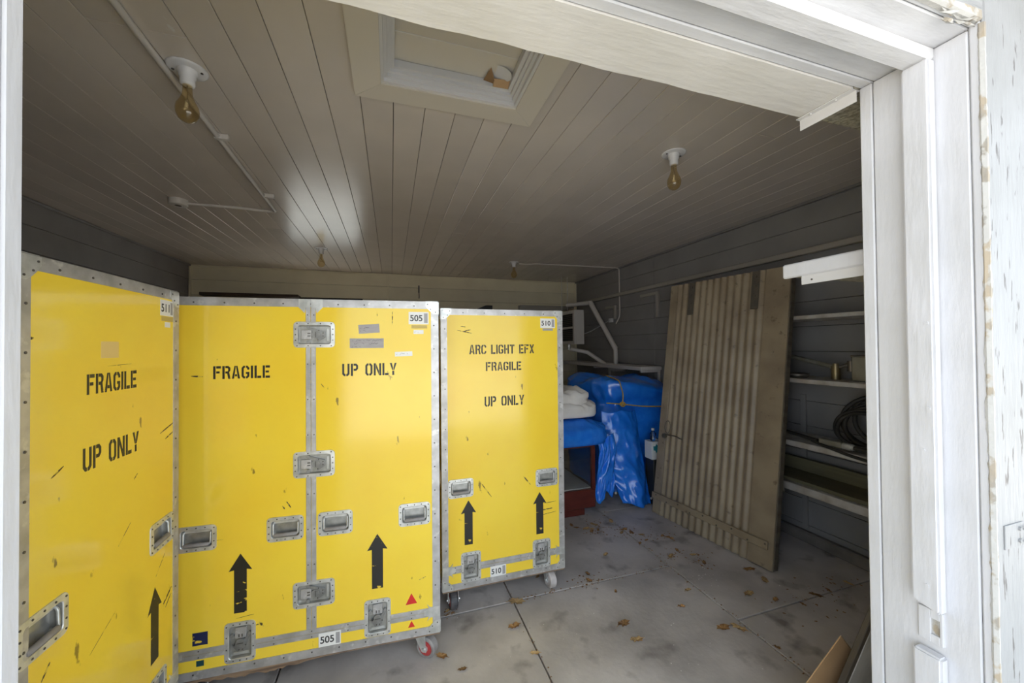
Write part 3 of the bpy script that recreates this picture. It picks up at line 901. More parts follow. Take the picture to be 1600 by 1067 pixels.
plate(t5, 'navy_tape', -.434, .312, .056, .054, NAVY); plate(t5, 'teal_tape', -.434, .208, .028, .024, TEAL)
number_label(t5, '505', .480, 1.692)
plate(t5, 'tan_label', .483, 1.649, .075, .016, TANL); lb = plate(t5, 'small_label', .479, 1.624, .048, .020, LABELW); scribble(lb, [(0, .5)], .048, .02)
number_label(t5, '505', .075, .212, .094, .062, -.0033)
tp = plate(t5, 'tape_label', .250, 1.639, .094, .042, TAPE, rot=-.07); scribble(tp, [(.12, .5), (-.22, .35)], .094, .042)
tp = plate(t5, 'tape_label', .240, 1.570, .152, .046, TAPE, rot=.0); scribble(tp, [(.27, 1), (-.05, .95), (-.36, .3)], .152, .046)
lb = plate(t5, 'paper_label', .408, 1.517, .082, .022, LABELW, rot=-.03); scribble(lb, [(0, .8)], .082, .022)
sp_ = MB()
for i in range(26):
    z = -.06+i*.0046
    sp_.box(-.010, -.0008, z, -.010+random.uniform(.008, .020), -.0002, z+.0022)
sp_.build('vertical_barcode', LABELG, t5, (dv-.004, -.003, 1.42))
for (x, y, rz, w) in ((.485, .068, 2.55, W_GREY), (-.47, .068, 2.0, W_BLK), (.50, .57, .4, W_GREY), (-.47, .57, .4, W_GREY)): caster(t5, x, y, rz, w)

rgs = random.Random(9)
up_, lo_ = [], []
for i in range(34):
    x = -.50+i*.0165
    up_.append((x, .134)); lo_.append((x, .131-.024*math.sin(PI*i/33)*rgs.uniform(.35, 1)))
MB().poly(lo_+up_[::-1], .010).build('splintered_edge', PLY, t5, (0, .014, 0))
W0 = .768
t0 = flight_case('narrow yellow flight case marked 510 standing beside the double-door case', W0, .74, .140, 1.770, (.659, 2.20, 0), 0,
    [(-.218, .257, False), (.229, .257, False)], [(-.275, .721), (.268, .724)], .253, None)
stencil(t0, 'ARC LIGHT EFX', -.014, 1.532, .410, .056)
stencil(t0, 'FRAGILE', -.007, 1.429, .224, .053)
stencil(t0, 'UP ONLY', -.003, 1.219, .251, .060)
arrow(t0, -.231, .387, .646, .090, .049, .570, BLACKP); arrow(t0, .219, .378, .638, .088, .048, .566, BLACKP)
number_label(t0, '510', .285, 1.693, .100, .060); plate(t0, 'small_label', .285, 1.653, .07, .014, LABELG)
number_label(t0, '510', -.054, .204, .098, .062, -.0033)
for (x, y, rz, w) in ((-.316, .088, PI/2, W_BLK), (.305, .088, PI/2+.12, W_PALE), (-.316, .66, 1, W_GREY), (.305, .66, .5, W_GREY)): caster(t0, x, y, rz, w)

W1 = .690
t1 = flight_case('yellow flight case marked 511 standing side-on beside the left door jamb', W1, .75, .145, 1.778, (-.822, 1.172+W1/2, 0), PI/2,
    [(.207, .275, False), (-.207, .275, False)], [(.237, .862), (-.269, .860)], .255, None)
oy = -(1.172+W1/2)
stencil(t1, 'FRAGILE', 1.494+oy, 1.451, .218, .058)
stencil(t1, 'UP ONLY', 1.494+oy, 1.240, .244, .066)
arrow(t1, 1.711+oy, .420, .686, .085, .046, .605, BLACKP)
number_label(t1, '511', 1.783+oy, 1.707, .086, .060)
plate(t1, 'tan_label', 1.787+oy, 1.666, .080, .018, TANL); plate(t1, 'small_label', 1.788+oy, 1.644, .036, .02, LABELW)
plate(t1, 'faded_patch', 1.477+oy, 1.550, .076, .050, FADED)
for (x, y) in ((-.28, .09), (.28, .09), (-.28, .66), (.28, .66)): caster(t1, x, y, .7, W_GREY)

SCUFF = mat('scuff_mark', (.07, .05, .02), .6, third=((.70, .50, .05), 60, (1, 1, 1), .55, .6))
def scuff(par, a, b, w=.004):
    a, b = Vector(a), Vector(b); d = (b-a).normalized(); n_ = Vector((-d.y, d.x))
    k = 7; rg_ = random.Random(int(a.x*1000+b.y*777))
    up_, lo_ = [], []
    for i in range(k+1):
        p = a.lerp(b, i/k); ww = w*(.25+.75*math.sin(PI*(i+.3)/(k+.6)))*rg_.uniform(.5, 1)
        up_.append(tuple(p+n_*ww/2)); lo_.append(tuple(p-n_*ww/2))
    MB().poly(lo_+up_[::-1], .0004).build('scuff_mark', SCUFF, par)
for a, b, w in (((-.165, .752), (-.091, .648), .006), ((.114, .747), (.159, .691), .009), ((.248, .564), (.331, .567), .004), ((.230, .523), (.304, .527), .010), ((.196, .490), (.330, .503), .004), ((-.29, 1.646), (-.20, 1.628), .006), ((-.27, 1.67), (-.24, 1.665), .006), ((-.25, 1.64), (-.21, 1.65), .008)):
    scuff(t0, a, b, w)
for a, b, w in (((.357, 1.722), (.356, 1.660), .006), ((.286, 1.718), (.287, 1.70), .004), ((-.103, .858), (-.085, .828), .008), ((-.12, .84), (-.11, .825), .006), ((-.213, .342), (-.194, .318), .010), ((-.225, .33), (-.20, .335), .006), ((.476, .413), (.507, .425), .006), ((-.468, 1.433), (-.425, 1.430), .008), ((.04, 1.384), (.053, 1.366), .004), ((-.06, 1.66), (-.04, 1.664), .005), ((-.30, .372), (-.23, .380), .003), ((-.44, .72), (-.35, .722), .002)):
    scuff(t5, a, b, w)
for a, b, w in (((-.335, 1.575), (-.300, 1.580), .012), ((.224, 1.236), (.319, 1.262), .008), ((.257, 1.208), (.31, 1.225), .006), ((-.248, 1.225), (-.210, 1.245), .006), ((-.273, .735), (-.248, .765), .008), ((.247, .590), (.303, .625), .010), ((.26, .57), (.30, .60), .006), ((-.117, .68), (-.012, .735), .002), ((-.333, 1.122), (-.307, 1.138), .006), ((.075, 1.115), (.094, 1.13), .005), ((-.05, 1.50), (.06, 1.503), .002), ((.0, .93), (.06, .98), .003), ((.20, .72), (.26, .78), .003)):
    scuff(t1, a, b, w)
# ------------------------------------------------------------------ ceiling lamps and conduits
def bulb_light(x, y, label):
    t = thing('bulb_lamp', label, 'bulb lamp', (x, y, ZC), 0, 'bare bulbs on the ceiling')
    MB().lathe([(0, -.007), (.060, -.007), (.066, -.003), (.067, 0)], 28).build('ceiling_plate', PORC, t)
    MB().lathe([(.034, -.006), (.033, -.018), (.027, -.022), (.028, -.034), (.024, -.040), (.025, -.058), (.022, -.066), (.0, -.066)], 24).build('socket', PORC, t)
    b = MB().lathe([(.0150, -.060), (.0155, -.085), (.0175, -.105), (.026, -.128), (.036, -.148), (.0385, -.165), (.0365, -.183), (.028, -.200), (.014, -.210), (.0, -.2125)], 28).build('bulb', GLASSB, t)
    MB().tube([(0, 0, -.06), (0, 0, -.12)], .0025, 6).tube([(-.010, 0, -.150), (-.003, 0, -.12), (.003, 0, -.12), (.010, 0, -.150)], .0008, 5).tube([(-.010, 0, -.150), (0, .004, -.146), (.010, 0, -.150)], .0006, 5).build('filament', WIREM, b)
    for sx in (-1, 1): MB().cyl((sx*.048, 0, -.010), (sx*.048, 0, -.006), .005, 8).build('screw', RIVET, t)
    return t
bulb_light(-.765, 1.80, 'bare clear bulb in porcelain socket beside the long ceiling conduit')
bulb_light(1.568, 1.78, 'bare clear bulb in porcelain socket on the bare side of the ceiling near the door')
bulb_light(-.739, 4.63, 'small bare bulb near the back wall above the double-door case')
bulb_light(1.55, 4.72, 'bare bulb near the back wall at the end of the thin bent conduit')
cd = thing('ceiling_conduit', 'painted conduit running along the ceiling to a round junction box', 'conduit', (-.85, 2.2, ZC))
ox, oyy = .85, -2.2
MB().tube(bend([(-.812+ox, .95+oyy, -.014), (-.840+ox, 1.93+oyy, -.014), (-.876+ox, 3.42+oyy, -.014)], .02), .0125, 10).build('pipe', CONDUIT, cd)
MB().tube(bend([(-.876+ox, 3.40+oyy, -.014), (-.885+ox, 3.45+oyy, -.016), (-1.15+ox, 3.42+oyy, -.016), (-1.25+ox, 3.40+oyy, -.024), (-1.46+ox, 3.40+oyy, -.024)], .05), .010, 10).build('branch_pipe', CONDUIT, cd)
MB().lathe([(.0, -.045), (.052, -.045), (.057, -.040), (.057, 0)], 26, (-1.50+ox, 3.40+oyy, 0)).cyl((-1.50+ox, 3.40+oyy, -.047), (-1.50+ox, 3.40+oyy, -.044), .02, 12, mi=1).build('junction_box', [CONDUIT, RIVET], cd)
for y in (1.4, 2.3, 3.1): MB().bbox(-.862+ox, y+oyy-.012, -.028, -.800+ox, y+oyy+.012, -.0005, .002).build('pipe_clip', CONDUIT, cd)
cd2 = thing('wall_conduit', 'thin conduit bent from the ceiling down the right wall beside the heater', 'conduit', (2.3, 4.66, ZC))
MB().tube(bend([(-.68, .05, -.02), (-.55, .04, -.02), (-.45, .03, -.010), (.70, -.03, -.010), (.795, -.035, -.012), (.795, -.035, -.12), (.795, -.04, -.70), (.77, .02, -.80)], .07), .008, 8).build('pipe', CONDUIT, cd2)
tag(MB().lathe([(0, -.05), (.012, -.05), (.016, -.03), (.016, 0)], 12).build('ceiling_peg', PORC, None, (-.98, 1.43, ZC)), 'small white peg on the ceiling beside the long conduit', 'peg')

# ------------------------------------------------------------------ corrugated door leaning on the right
dA, dB = Vector((2.443, 1.904, 0)), Vector((2.296, 2.949, 0))
eu = (dA-dB).normalized(); LEN = (dA-dB).length
v = Vector((.297, 0, 2.11)); ev = (v-eu*v.dot(eu)).normalized(); ew_ = eu.cross(ev)
if ew_.x > 0: ew_ = -ew_
HT = 2.13
cdr = thing('corrugated_door', 'beige corrugated metal door leaning against the shelves', 'door panel')
M = Matrix((eu, ev, ew_)).transposed().to_4x4(); M.translation = dB+Vector((0, 0, .004))-ew_*0
cdr.matrix_world = M
# local: x along the bottom from far to near, y up, z out to the room
nper = 13; u0, u1 = .075, .885
mb = MB(); vs = []; fs = []
N = nper*8
for i in range(N+1):
    u = u0+(u1-u0)*i/N; w = .0078*math.sin(2*PI*nper*i/N)
    vs += [(u, .004, w), (u, HT, w)]
for i in range(N): fs.append((2*i, 2*i+2, 2*i+3, 2*i+1))
mb.add(vs, fs, smooth=True).build('corrugated_sheet', BEIGE, cdr)
MB().bbox(u1-.004, .004, -.012, LEN-.002, HT, .004, .003).build('flat_margin', BEIGE, cdr)
MB().bbox(0, .004, -.012, u0+.004, HT, .004, .003).build('flat_margin', BEIGE, cdr)
fr = MB()
for a in ((0, .004, .06, HT), (LEN-.06, .004, LEN, HT), (.06, .004, LEN-.06, .09), (.06, HT-.09, LEN-.06, HT), (.06, HT/2-.05, LEN-.06, HT/2+.05)):
    fr.bbox(a[0], a[1], -.062, a[2], a[3], -.0125, .003)
fr.build('door_frame', BEIGED, cdr)
MB().bbox(0, .135, .0115, LEN-.03, .190, .026, .004).build('bottom_batten', BEIGE, cdr)
mb = MB()
for i in range(9): mb.cyl((.05+i*.12, .16+.012*(-1)**i, .025), (.05+i*.12, .16+.012*(-1)**i, .029), .006, 8)
mb.build('batten_bolts', STRAPM, cdr)
for uu in (.245, .815):
    s_ = MB().bbox(uu-.03, HT-.30, .0115, uu+.03, HT-.005, .017, .002)
    for zz in (.05, .12, .2): s_.cyl((uu, HT-zz, .016), (uu, HT-zz, .022), .010, 10)
    s_.build('hinge_strap', STRAPM, cdr)
mb = MB().tube([(.11+.03*math.cos(t*PI/8), .80+.055*math.sin(t*PI/8), .020) for t in range(16)], .003, 6, closed=True)
mb.tube([(.06, .725, .016), (.20, .735, .020), (.27, .72, .016)], .005, 6).cyl((.085, .715, .012), (.085, .715, .035), .02, 12)
mb.build('latch_ring', STRAPM, cdr)
mb = MB()
for uu, vv in ((.98, .82), (.96, 1.5)): mb.cyl((uu, vv, .003), (uu, vv, .010), .012, 12)
mb.build('margin_bolts', BEIGE, cdr)

# ------------------------------------------------------------------ shelves on the right wall and things on them
SX = 2.762
def wall_shelf(z, th, label, y1=2.75, mt=SHELFW, x0=SX):
    t = thing('wall_shelf', label, 'shelf', (XR-.001, 0, z), 0, 'painted shelves on the right wall')
    MB().bbox(x0-XR, .92, -th, -.0, y1, 0, .003).build('shelf_board', mt, t)
    for y in (1.12, 2.3):
        MB().add([(-.02, y-.01, -th), (-.24, y-.01, -th), (-.02, y-.01, -th-.16), (-.02, y+.01, -th), (-.24, y+.01, -th), (-.02, y+.01, -th-.16)], [(0, 1, 2), (5, 4, 3), (0, 3, 4, 1), (1, 4, 5, 2), (2, 5, 3, 0)]).build('bracket', mt, t)
    return t
wall_shelf(1.748, .028, 'empty thin painted shelf, topmost on the right wall')
wall_shelf(1.300, .030, 'painted shelf on the right wall carrying the metal boom and tin can')
wall_shelf(.850, .040, 'painted shelf on the right wall carrying the coiled cable')
wall_shelf(.540, .055, 'thick painted shelf on the right wall, lowest, with an olive plank on it')
MB_ = MB().bbox(2.80, 1.0, .5405, 3.06, 2.7, .565, .003)
tag(MB_.build('plank', OLIVE), 'olive-brown plank lying flat on the lowest wall shelf', 'plank')
tag(MB().bbox(3.03, 1.0, .566, 3.07, 2.7, .66, .003).build('plank', OLIVE), 'narrow olive-brown plank standing on edge behind the flat plank', 'plank')
arm = thing('jointed_boom', 'dull metal boom with brass joint lying on the second shelf', 'boom', (2.93, 1.85, 1.30))
MB().tube([(.03, .55, .165), (0, .24, .15), (0, -.04, .085)], .016, 10).build('rod', TIN, arm)
MB().cyl((0, -.05, .0), (0, -.05, .095), .026, 14).cyl((0, -.05, .095), (0, -.05, .11), .018, 12).build('joint', BRASS, arm)
MB().tube(bend([(0, -.06, .08), (.02, -.13, .11), (.04, -.16, .06)], .03), .012, 8).cyl((.02, -.13, .06), (.02, -.13, .13), .020, 10).build('clamp', STEELD, arm)
tn = thing('tin_can', 'dull rectangular tin can at the end of the second shelf', 'tin can', (2.93, 1.60, 1.30))
MB().bbox(-.06, -.075, 0, .06, .075, .165, .008).build('can_body', TIN, tn)
MB().bbox(-.063, -.078, .158, .063, .078, .170, .004).build('rim', STEELD, tn)
MB().cyl((-.03, -.03, .168), (-.03, -.03, .185), .02, 14).build('cap', STEELD, tn)
pn = thing('flat_pan', 'small dark flat pan on the second shelf beside the metal boom', 'pan', (2.88, 2.02, 1.30))
MB().lathe([(0, .004), (.05, .004), (.07, .03), (.074, .03), (.054, 0), (0, 0)], 22).build('pan_body', STEELD, pn)
MB().tube([(0, .07, .028), (0, .14, .038)], .006, 8).build('pan_handle', STEELD, pn)
cb = thing('coiled_cable', 'thick black cable coiled on the third shelf with a metal connector', 'cable', (2.94, 1.66, .85))
rr = random.Random(5)
for k in range(6):
    R_ = .13+.018*k-.008*(k % 2); tl = .55+.06*k
    pts = []
    for i in range(40):
        a = 2*PI*i/40
        yv = R_*math.cos(a); h = R_*math.sin(a)*.82
        pts.append((-.05+.018*k+.06*math.cos(tl)*math.sin(a)+.01*math.sin(3*a+k), -.03+yv*1.1-.022*k+.03*math.sin(2.1*k)+.012*math.sin(2*a+k), .025+R_*.82+h*.98+.004))
    MB().tube(pts, .0135, 8, closed=True).build('loop', CABLE, cb)
MB().tube(bend([(-.10, .52, .05), (-.12, .30, .035), (-.14, .18, .03)], .05), .013, 8).build('cable_tail', CABLE, cb)
MB().cyl((-.09, .56, .055), (-.10, .47, .047), .017, 10).build('orange_sleeve', ORANGE, cb)
con = MB().bbox(-.165, .02, .016, -.125, .16, .056, .006).build('connector', TIN, cb)
MB().cyl((-.145, .02, .034), (-.145, -.03, .032), .022, 14).cyl((-.145, -.03, .032), (-.145, -.04, .032), .017, 12).build('collar', STEEL, con)
MB().tube(bend([(-.145, -.03, .034), (-.15, -.16, .03), (-.12, -.32, .02), (-.08, -.42, .02)], .08), .013, 8).build('cable_lead', CABLE, cb)
MB().tube(bend([(-.13, .22, .02), (-.178, .12, .014), (-.196, -.06, -.012), (-.196, -.20, -.02), (-.19, -.36, .02)], .1), .010, 8).build('cable_loose', CABLE, cb)

# ------------------------------------------------------------------ back right corner: heater, pipes, shelf
he = thing('unit_heater', 'pale metal unit heater with dark grille hung from the ceiling', 'heater', (2.57, 5.0, 1.57))
MB().bbox(.03, 0, 0, .165, .60, .51, .006).build('housing', CONDUIT, he)
fr = MB()
for a in ((0, 0, .6, .05), (0, .46, .6, .51), (0, .05, .055, .46), (.545, .05, .6, .46), (.055, .235, .545, .265)):
    fr.bbox(0, a[0], a[1], .03, a[2], a[3], .004)
fr.build('grille_frame', CONDUIT, he)
MB().box(.022, .055, .05, .03, .545, .46).build('grille_back', BLACKM, he)
for i in range(14):
    z = .065+i*.028
    if abs(z-.25) < .02: continue
    MB().box(.004, .058, z, .022, .542, z+.004).build('louvre', STEELD, he)
for x, y in ((.04, .50), (.14, .50)):
    MB().cyl((x, y, .51), (x, y, ZC-1.57-.002), .005, 8).build('hanger_rod', STEEL, he)
vp = thing('vent_pipe', 'painted vent pipe with diagonal run bending down beside the heater', 'pipe', (2.9, 4.8, 1.6))
MB().tube([(-.30, .50, .575), (-.063, .20, .589)], .030, 12).build('pipe', CONDUIT, vp)
MB().tube([(-.063, .20, .60), (.10, -.21, -.10)], .036, 12).build('diagonal_pipe', CONDUIT, vp)
MB().tube(bend([(.098, -.205, -.085), (.10, -.21, -.12), (.10, -.21, -.38)], .05), .032, 12).build('down_pipe', CONDUIT, vp)
MB().cyl((.06, -.20, -.395), (.16, -.33, -.385), .030, 12).build('tee', CONDUIT, vp)
MB().tube([(.07, -.20, -.395), (-.16, .12, -.15), (-.40, .20, -.10)], .028, 12).build('low_pipe', CONDUIT, vp)
MB().cyl((-.42, .20, -.11), (-.42, .20, -.03), .022, 10).build('valve', STEEL, vp)
sf = thing('wall_shelf', 'long painted shelf on the right wall above the blue tarp', 'shelf', (XR-.001, 3.78, 1.29), 0, 'painted shelves on the right wall')
MB().bbox(-.30, 0, -.045, 0, 2.1, 0, .004).build('shelf_board', CONDUIT, sf)
for y in (.02, 1.1):
    MB().bbox(-.28, y, -.07, 0, y+.03, -.0455, .003).bbox(-.03, y, -.28, 0, y+.03, -.07, .003).build('bracket', CONDUIT, sf)
for lab, y, z, L_ in (('painted wooden wall bracket near the corrugated door', 3.80, 2.20, .31), ('painted wooden wall bracket beside the vent pipe', 4.72, 2.13, .20)):
    o = MB().bbox(-.032, 0, -L_, 0, .035, -.0, .003).bbox(-.032, .036, -.035, 0, .34 if L_ > .3 else .26, 0, .003).build('wall_bracket', RAILM, None, (XR-.001, y, z))
    tag(o, lab, 'bracket')
wire = MB().tube(bend([(2.74, 5.05, 1.72), (2.85, 5.0, 1.76), (2.95, 4.9, 1.84), (3.08, 4.85, 1.92)], .1), .004, 6).bbox(3.085, 4.80, 1.89, 3.108, 4.90, 1.95, .004)
tag(wire.build('heater_cord', PORC), 'thin pale cord from the heater to a wall outlet', 'cord')
tag(MB().bbox(-2.35, YB-.16, 2.245, -1.22, YB-.001, 2.285, .004).build('dark_board', DWOOD), 'dark wooden board along the back wall above the double-door case', 'board')
tag(MB().bbox(2.02, YB-.14, 2.19, 3.0, YB-.03, 2.225, .004).bbox(2.0, YB-.15, 2.15, 2.9, YB-.10, 2.19, .004).build('wall_rail', RAILM), 'pale rail on the back wall beside the heater rods', 'rail')
hk = thing('wall_hook', 'small metal hook hanging on the back wall boards', 'hook', (.41, YB-.002, 2.40))
MB().bbox(-.012, -.006, -.01, .012, 0, .10, .002).build('hook_plate', STEELD, hk)
MB().tube(bend([(0, -.006, .0), (0, -.05, -.04), (0, -.06, -.09), (0, -.02, -.10)], .03), .007, 8).build('hook_arm', STEELD, hk)
dk = thing('folded_umbrella', 'dark wedge-shaped folded bundle on top of stacked stuff at the back wall', 'bundle', (1.16, 4.9, 0))
MB().bbox(-.25, -.05, 0, .45, .45, 2.03, .01).build('tall_crate', DWOOD, dk)
mb = MB().add([(-.12, 0, 2.03), (.14, 0, 2.03), (.14, 0, 2.10), (.05, 0, 2.10), (-.12, .25, 2.03), (.14, .25, 2.03), (.14, .25, 2.10), (.05, .25, 2.10)], [(0, 1, 2, 3), (7, 6, 5, 4), (0, 4, 5, 1), (1, 5, 6, 2), (2, 6, 7, 3), (3, 7, 4, 0)])
mb.build('wedge', BLACKM, dk)
dk.name = 'tall_crate'
dk['label'] = 'tall dark crate with a wedge on top behind the narrow case'; dk['category'] = 'crate'

# ------------------------------------------------------------------ showcase, tarps, canvas
sc_ = thing('display_case', 'glass display case on a dark red wooden base under the blue tarp', 'display case', (1.43, 3.04, 0))
MB().bbox(-.28, .06, 0, .25, .82, .085, .003).build('plinth', REDWOOD, sc_)
MB().bbox(-.33, 0, .0855, .33, .88, .25, .006).build('base', REDWOOD, sc_)
MB().bbox(-.30, .03, .251, .30, .85, .262, .002).build('display_floor', CABWHITE, sc_)
for x in (-.33, .295):
    for y in (0, .845): MB().bbox(x, y, .2505, x+.035, y+.035, .63, .003).build('post', REDWOOD, sc_)
MB().bbox(-.33, 0, .6305, .33, .88, .665, .004).build('top_frame', REDWOOD, sc_)
MB().box(-.295, .014, .2505, .295, .019, .63).build('glass_pane', GLASS, sc_)
MB().box(.310, .036, .2505, .315, .844, .63).build('glass_pane', GLASS, sc_)
MB().box(-.29, .80, .263, .29, .83, .60).build('back_board', BLACKM, sc_)

def wrinkle(p, a, f, seed=0):
    q = Vector(p)*f + Vector((seed, seed*1.7, seed*.3))
    return a*(noise.noise(q) + .5*abs(noise.noise(q*2.3)) + .35*noise.noise(q*4.7))
def drape(fn, nu, nv, mt, name, parent=None, thick=.004, loc=None):
    vs = [fn(i/nu, j/nv) for i in range(nu+1) for j in range(nv+1)]
    fs = [(i*(nv+1)+j, (i+1)*(nv+1)+j, (i+1)*(nv+1)+j+1, i*(nv+1)+j+1) for i in range(nu) for j in range(nv)]
    o = MB().add(vs, fs, smooth=True).build(name, mt, parent, loc)
    s = o.modifiers.new('thick', 'SOLIDIFY'); s.thickness = thick; s.offset = 0
    return o
def cover(cx, cy, hx, hy, zt, zb, mt, name, parent=None, seed=1.0, amp=.05, ntheta=120, nt=18, ns=30):
    """cloth over a box: rounded-rectangle rings on top, folded skirt below"""
    def foot(t, s):
        a = 2*PI*t
        c, d = math.cos(a), math.sin(a)
        e = .32
        return Vector((cx+hx*s*math.copysign(abs(c)**e, c), cy+hy*s*math.copysign(abs(d)**e, d), 0)), Vector((c, d, 0)).normalized()
    vs = []
    rows = []
    for k in range(nt+ns+1):
        for i in range(ntheta):
            t = i/ntheta
            if k <= nt:
                s = max(.02, k/nt)
                p, nrm = foot(t, s)
                z = zt + wrinkle((p.x, p.y, 0), amp*.9, 3.2, seed) - .05*s**6
                p.z = z
            else:
                q = (k-nt)/ns
                p, nrm = foot(t, 1)
                z = zt-.05-(zt-.05-zb)*q
                fold = amp*(.25+q)*(math.sin(t*2*PI*11+2.5*noise.noise(Vector((t*9, q*1.5, seed))))*.6+noise.noise(Vector((t*16, q*2.2, seed+4))))
                p += nrm*(fold+.02*q)
                p.z = z + wrinkle((p.x, p.y, 0), amp*.9, 3.2, seed)*(1-q)**2 + wrinkle((p.x, p.y, z), .02, 7, seed)
            vs.append(p)
    fs = []
    for k in range(nt+ns):
        for i in range(ntheta):
            j = (i+1) % ntheta
            fs.append((k*ntheta+i, (k+1)*ntheta+i, (k+1)*ntheta+j, k*ntheta+j))
    return MB().add(vs, fs, smooth=True).build(name, mt, parent)
tp1 = thing('blue_tarp', 'large blue tarp roped over a tall pile by the right wall', 'tarp', (2.4, 3.7, 0))
def crease(p, f, seed):
    q = Vector(p)*f+Vector((seed, seed*.7, seed*1.9))
    return (1-abs(noise.noise(q))*2.2) + .5*(1-abs(noise.noise(q*2.1))*2.2)
def tcover():
    nth, nt, ns = 170, 26, 56
    hx, hy, cx, cy = .47, .56, .17, .22
    vs = []
    for k in range(nt+ns+1):
        for i in range(nth):
            a = 2*PI*i/nth; c, d = math.cos(a), math.sin(a)
            s_ = max(.02, min(1, k/nt)); q = max(0, (k-nt)/ns)
            p = Vector((cx+hx*s_*math.copysign(abs(c)**.42, c), cy+hy*s_*math.copysign(abs(d)**.42, d), 0))
            sag = .10*noise.noise(Vector((p.x*1.9, p.y*1.9, 2.2)))
            p.z = 1.17+sag-.07*s_**5 if k <= nt else (1.10+sag*(1-q))*(1-q)+.03*q
            nrm = Vector((c, d, 0)) if k > nt else Vector((0, 0, 1))
            pinch = -.07*math.exp(-((p.z-.93)/.07)**2) if k > nt else 0
            w = .028*crease((p.x*1.2+.3*p.z, p.y*1.2, p.z*.8), 3.1, 4.0)-.02 + .10*noise.noise(Vector((p.x*2.0, p.y*2.0, p.z*1.6+7)))*q
            p += nrm*(w+pinch)
            p.z = max(p.z, .01)
            vs.append(p)
    fs = []
    for k in range(nt+ns):
        for i in range(nth):
            j = (i+1) % nth
            fs.append((k*nth+i, (k+1)*nth+i, (k+1)*nth+j, k*nth+j))
    MB().add(vs, fs, smooth=True).build('tarp_cover', TARP, tp1)
tcover()
def flap2(u, v):
    # flap hanging from the roped edge down to the floor
    top = Vector((-.41+.40*u, -.40, .90-.02*u)); bot = Vector((-.33+.32*u, -.60, .06-.05*u))
    p = top.lerp(bot, v)
    p.x += -.05*math.sin(PI*v)*(1-u)
    bulge = math.sin(PI*u)*(.07+.05*v)
    w = .035*crease((u*1.0+v*.6, v*1.6-u*.5, 0), 1.9, 2.0) + .06*noise.noise(Vector((u*2.2, v*1.7, 5)))
    p.y += -bulge-w*(.4+.6*v)+.03
    p.z = max(p.z+.02*noise.noise(Vector((u*3, v*3, 9))), .012)
    return p
drape(flap2, 56, 74, TARP, 'tarp_flap', tp1)
mb = MB()
mb.tube(bend([(-.38, -.44, .98), (-.22, -.47, .965), (.02, -.475, .93), (.20, -.475, .92), (.5, -.47, .90)], .1), .006, 7)
mb.tube(bend([(-.22, -.47, .965), (-.20, -.46, 1.05), (-.19, -.38, 1.19), (-.17, -.1, 1.22)], .05), .006, 7)
for k in range(3): mb.tube([(-.22+.022*math.cos(a*PI/5+k), -.477+.012*math.sin(a*PI/5*2), .965+.02*math.sin(a*PI/5+k)) for a in range(10)], .006, 6, closed=True)
mb.build('rope', ROPE, tp1)
MB().cyl((-.04, -.66, .085), (-.04, -.657, .085), .012, 14).build('grommet', STEEL, tp1)
wbx = thing('small_carton', 'small white carton with a teal print beside the hanging tarp', 'carton', (2.46, 3.12, .44))
MB().bbox(-.07, -.06, 0, .07, .05, .17, .003).build('carton_body', BOXW, wbx)
MB().poly([(-.05, .09), (-.03, .085), (-.02, .06), (.0, .085), (.03, .08), (.012, .11), (.03, .135), (.0, .13), (-.02, .15), (-.03, .13), (-.055, .13)], .0006).build('printed_mark', BOXT, wbx, (0, -.0605, 0))
crate2 = MB().bbox(2.40, 3.05, 0, 2.56, 3.18, .438, .006)
tag(crate2.build('black_crate', BLACKM), 'black crate on the floor under the small white carton', 'crate')
bt = thing('small_bottle', 'small pale bottle standing on the white carton', 'bottle', (2.45, 3.12, .611))
MB().lathe([(0, 0), (.026, 0), (.028, .01), (.028, .07), (.012, .09), (.012, .10)], 18).build('bottle_body', GLASS, bt)
MB().lathe([(.014, .098), (.014, .118), (0, .118)], 16).build('cap', BOXW, bt)
# tarp folded on the display case, one end hanging
tp2 = thing('folded_tarp', 'blue tarp folded on top of the glass display case', 'tarp', (1.43, 3.04, .667))
def pad(cx, cy, hx, hy, z0, z1, amp, mt, name, par, seed, nth=110, nr=14, f=6.0):
    vs = []
    rings = [(k/nr, 1) for k in range(1, nr+1)]
    allr = [(s, 1.0) for s, _ in rings] + [(1.0+.03*math.sin(PI*q), 1-q) for q in (.2, .4, .6, .8, 1.0)] + [(.9, 0), (.5, 0), (.05, 0)]
    for s, h in allr:
        for i in range(nth):
            a = 2*PI*i/nth; c, d = math.cos(a), math.sin(a)
            x = cx+hx*s*math.copysign(abs(c)**.45, c); y = cy+hy*s*math.copysign(abs(d)**.45, d)
            edge = 1-max(0, s-.75)/.25*.35 if h == 1.0 and s <= 1 else 1
            z = z0+(z1-z0)*h*(edge if h == 1.0 else min(1, .65))
            w = wrinkle((x, y*.6, z), amp, f, seed) + (.6*amp*(crease((x+.4*y, y*.5, 0), f*.6, seed)-.6) if f < 6 else 0)
            z += w*(1 if h > .3 else .0)
            x += .4*wrinkle((x, y, z*4), amp, f, seed+5)*(s > .7 and h > 0); y += .4*wrinkle((x, y, z*4), amp, f, seed+9)*(s > .7 and h > 0)
            vs.append((x, y, max(z, z0)))
    fs = []
    for k in range(len(allr)-1):
        for i in range(nth):
            j = (i+1) % nth
            fs.append((k*nth+i, (k+1)*nth+i, (k+1)*nth+j, k*nth+j))
    return MB().add(vs, fs, smooth=True).build(name, mt, par)
pad(.06, .34, .42, .42, 0, .20, .03, TARP, 'folded_layers', tp2, 3.0, 180, 26)
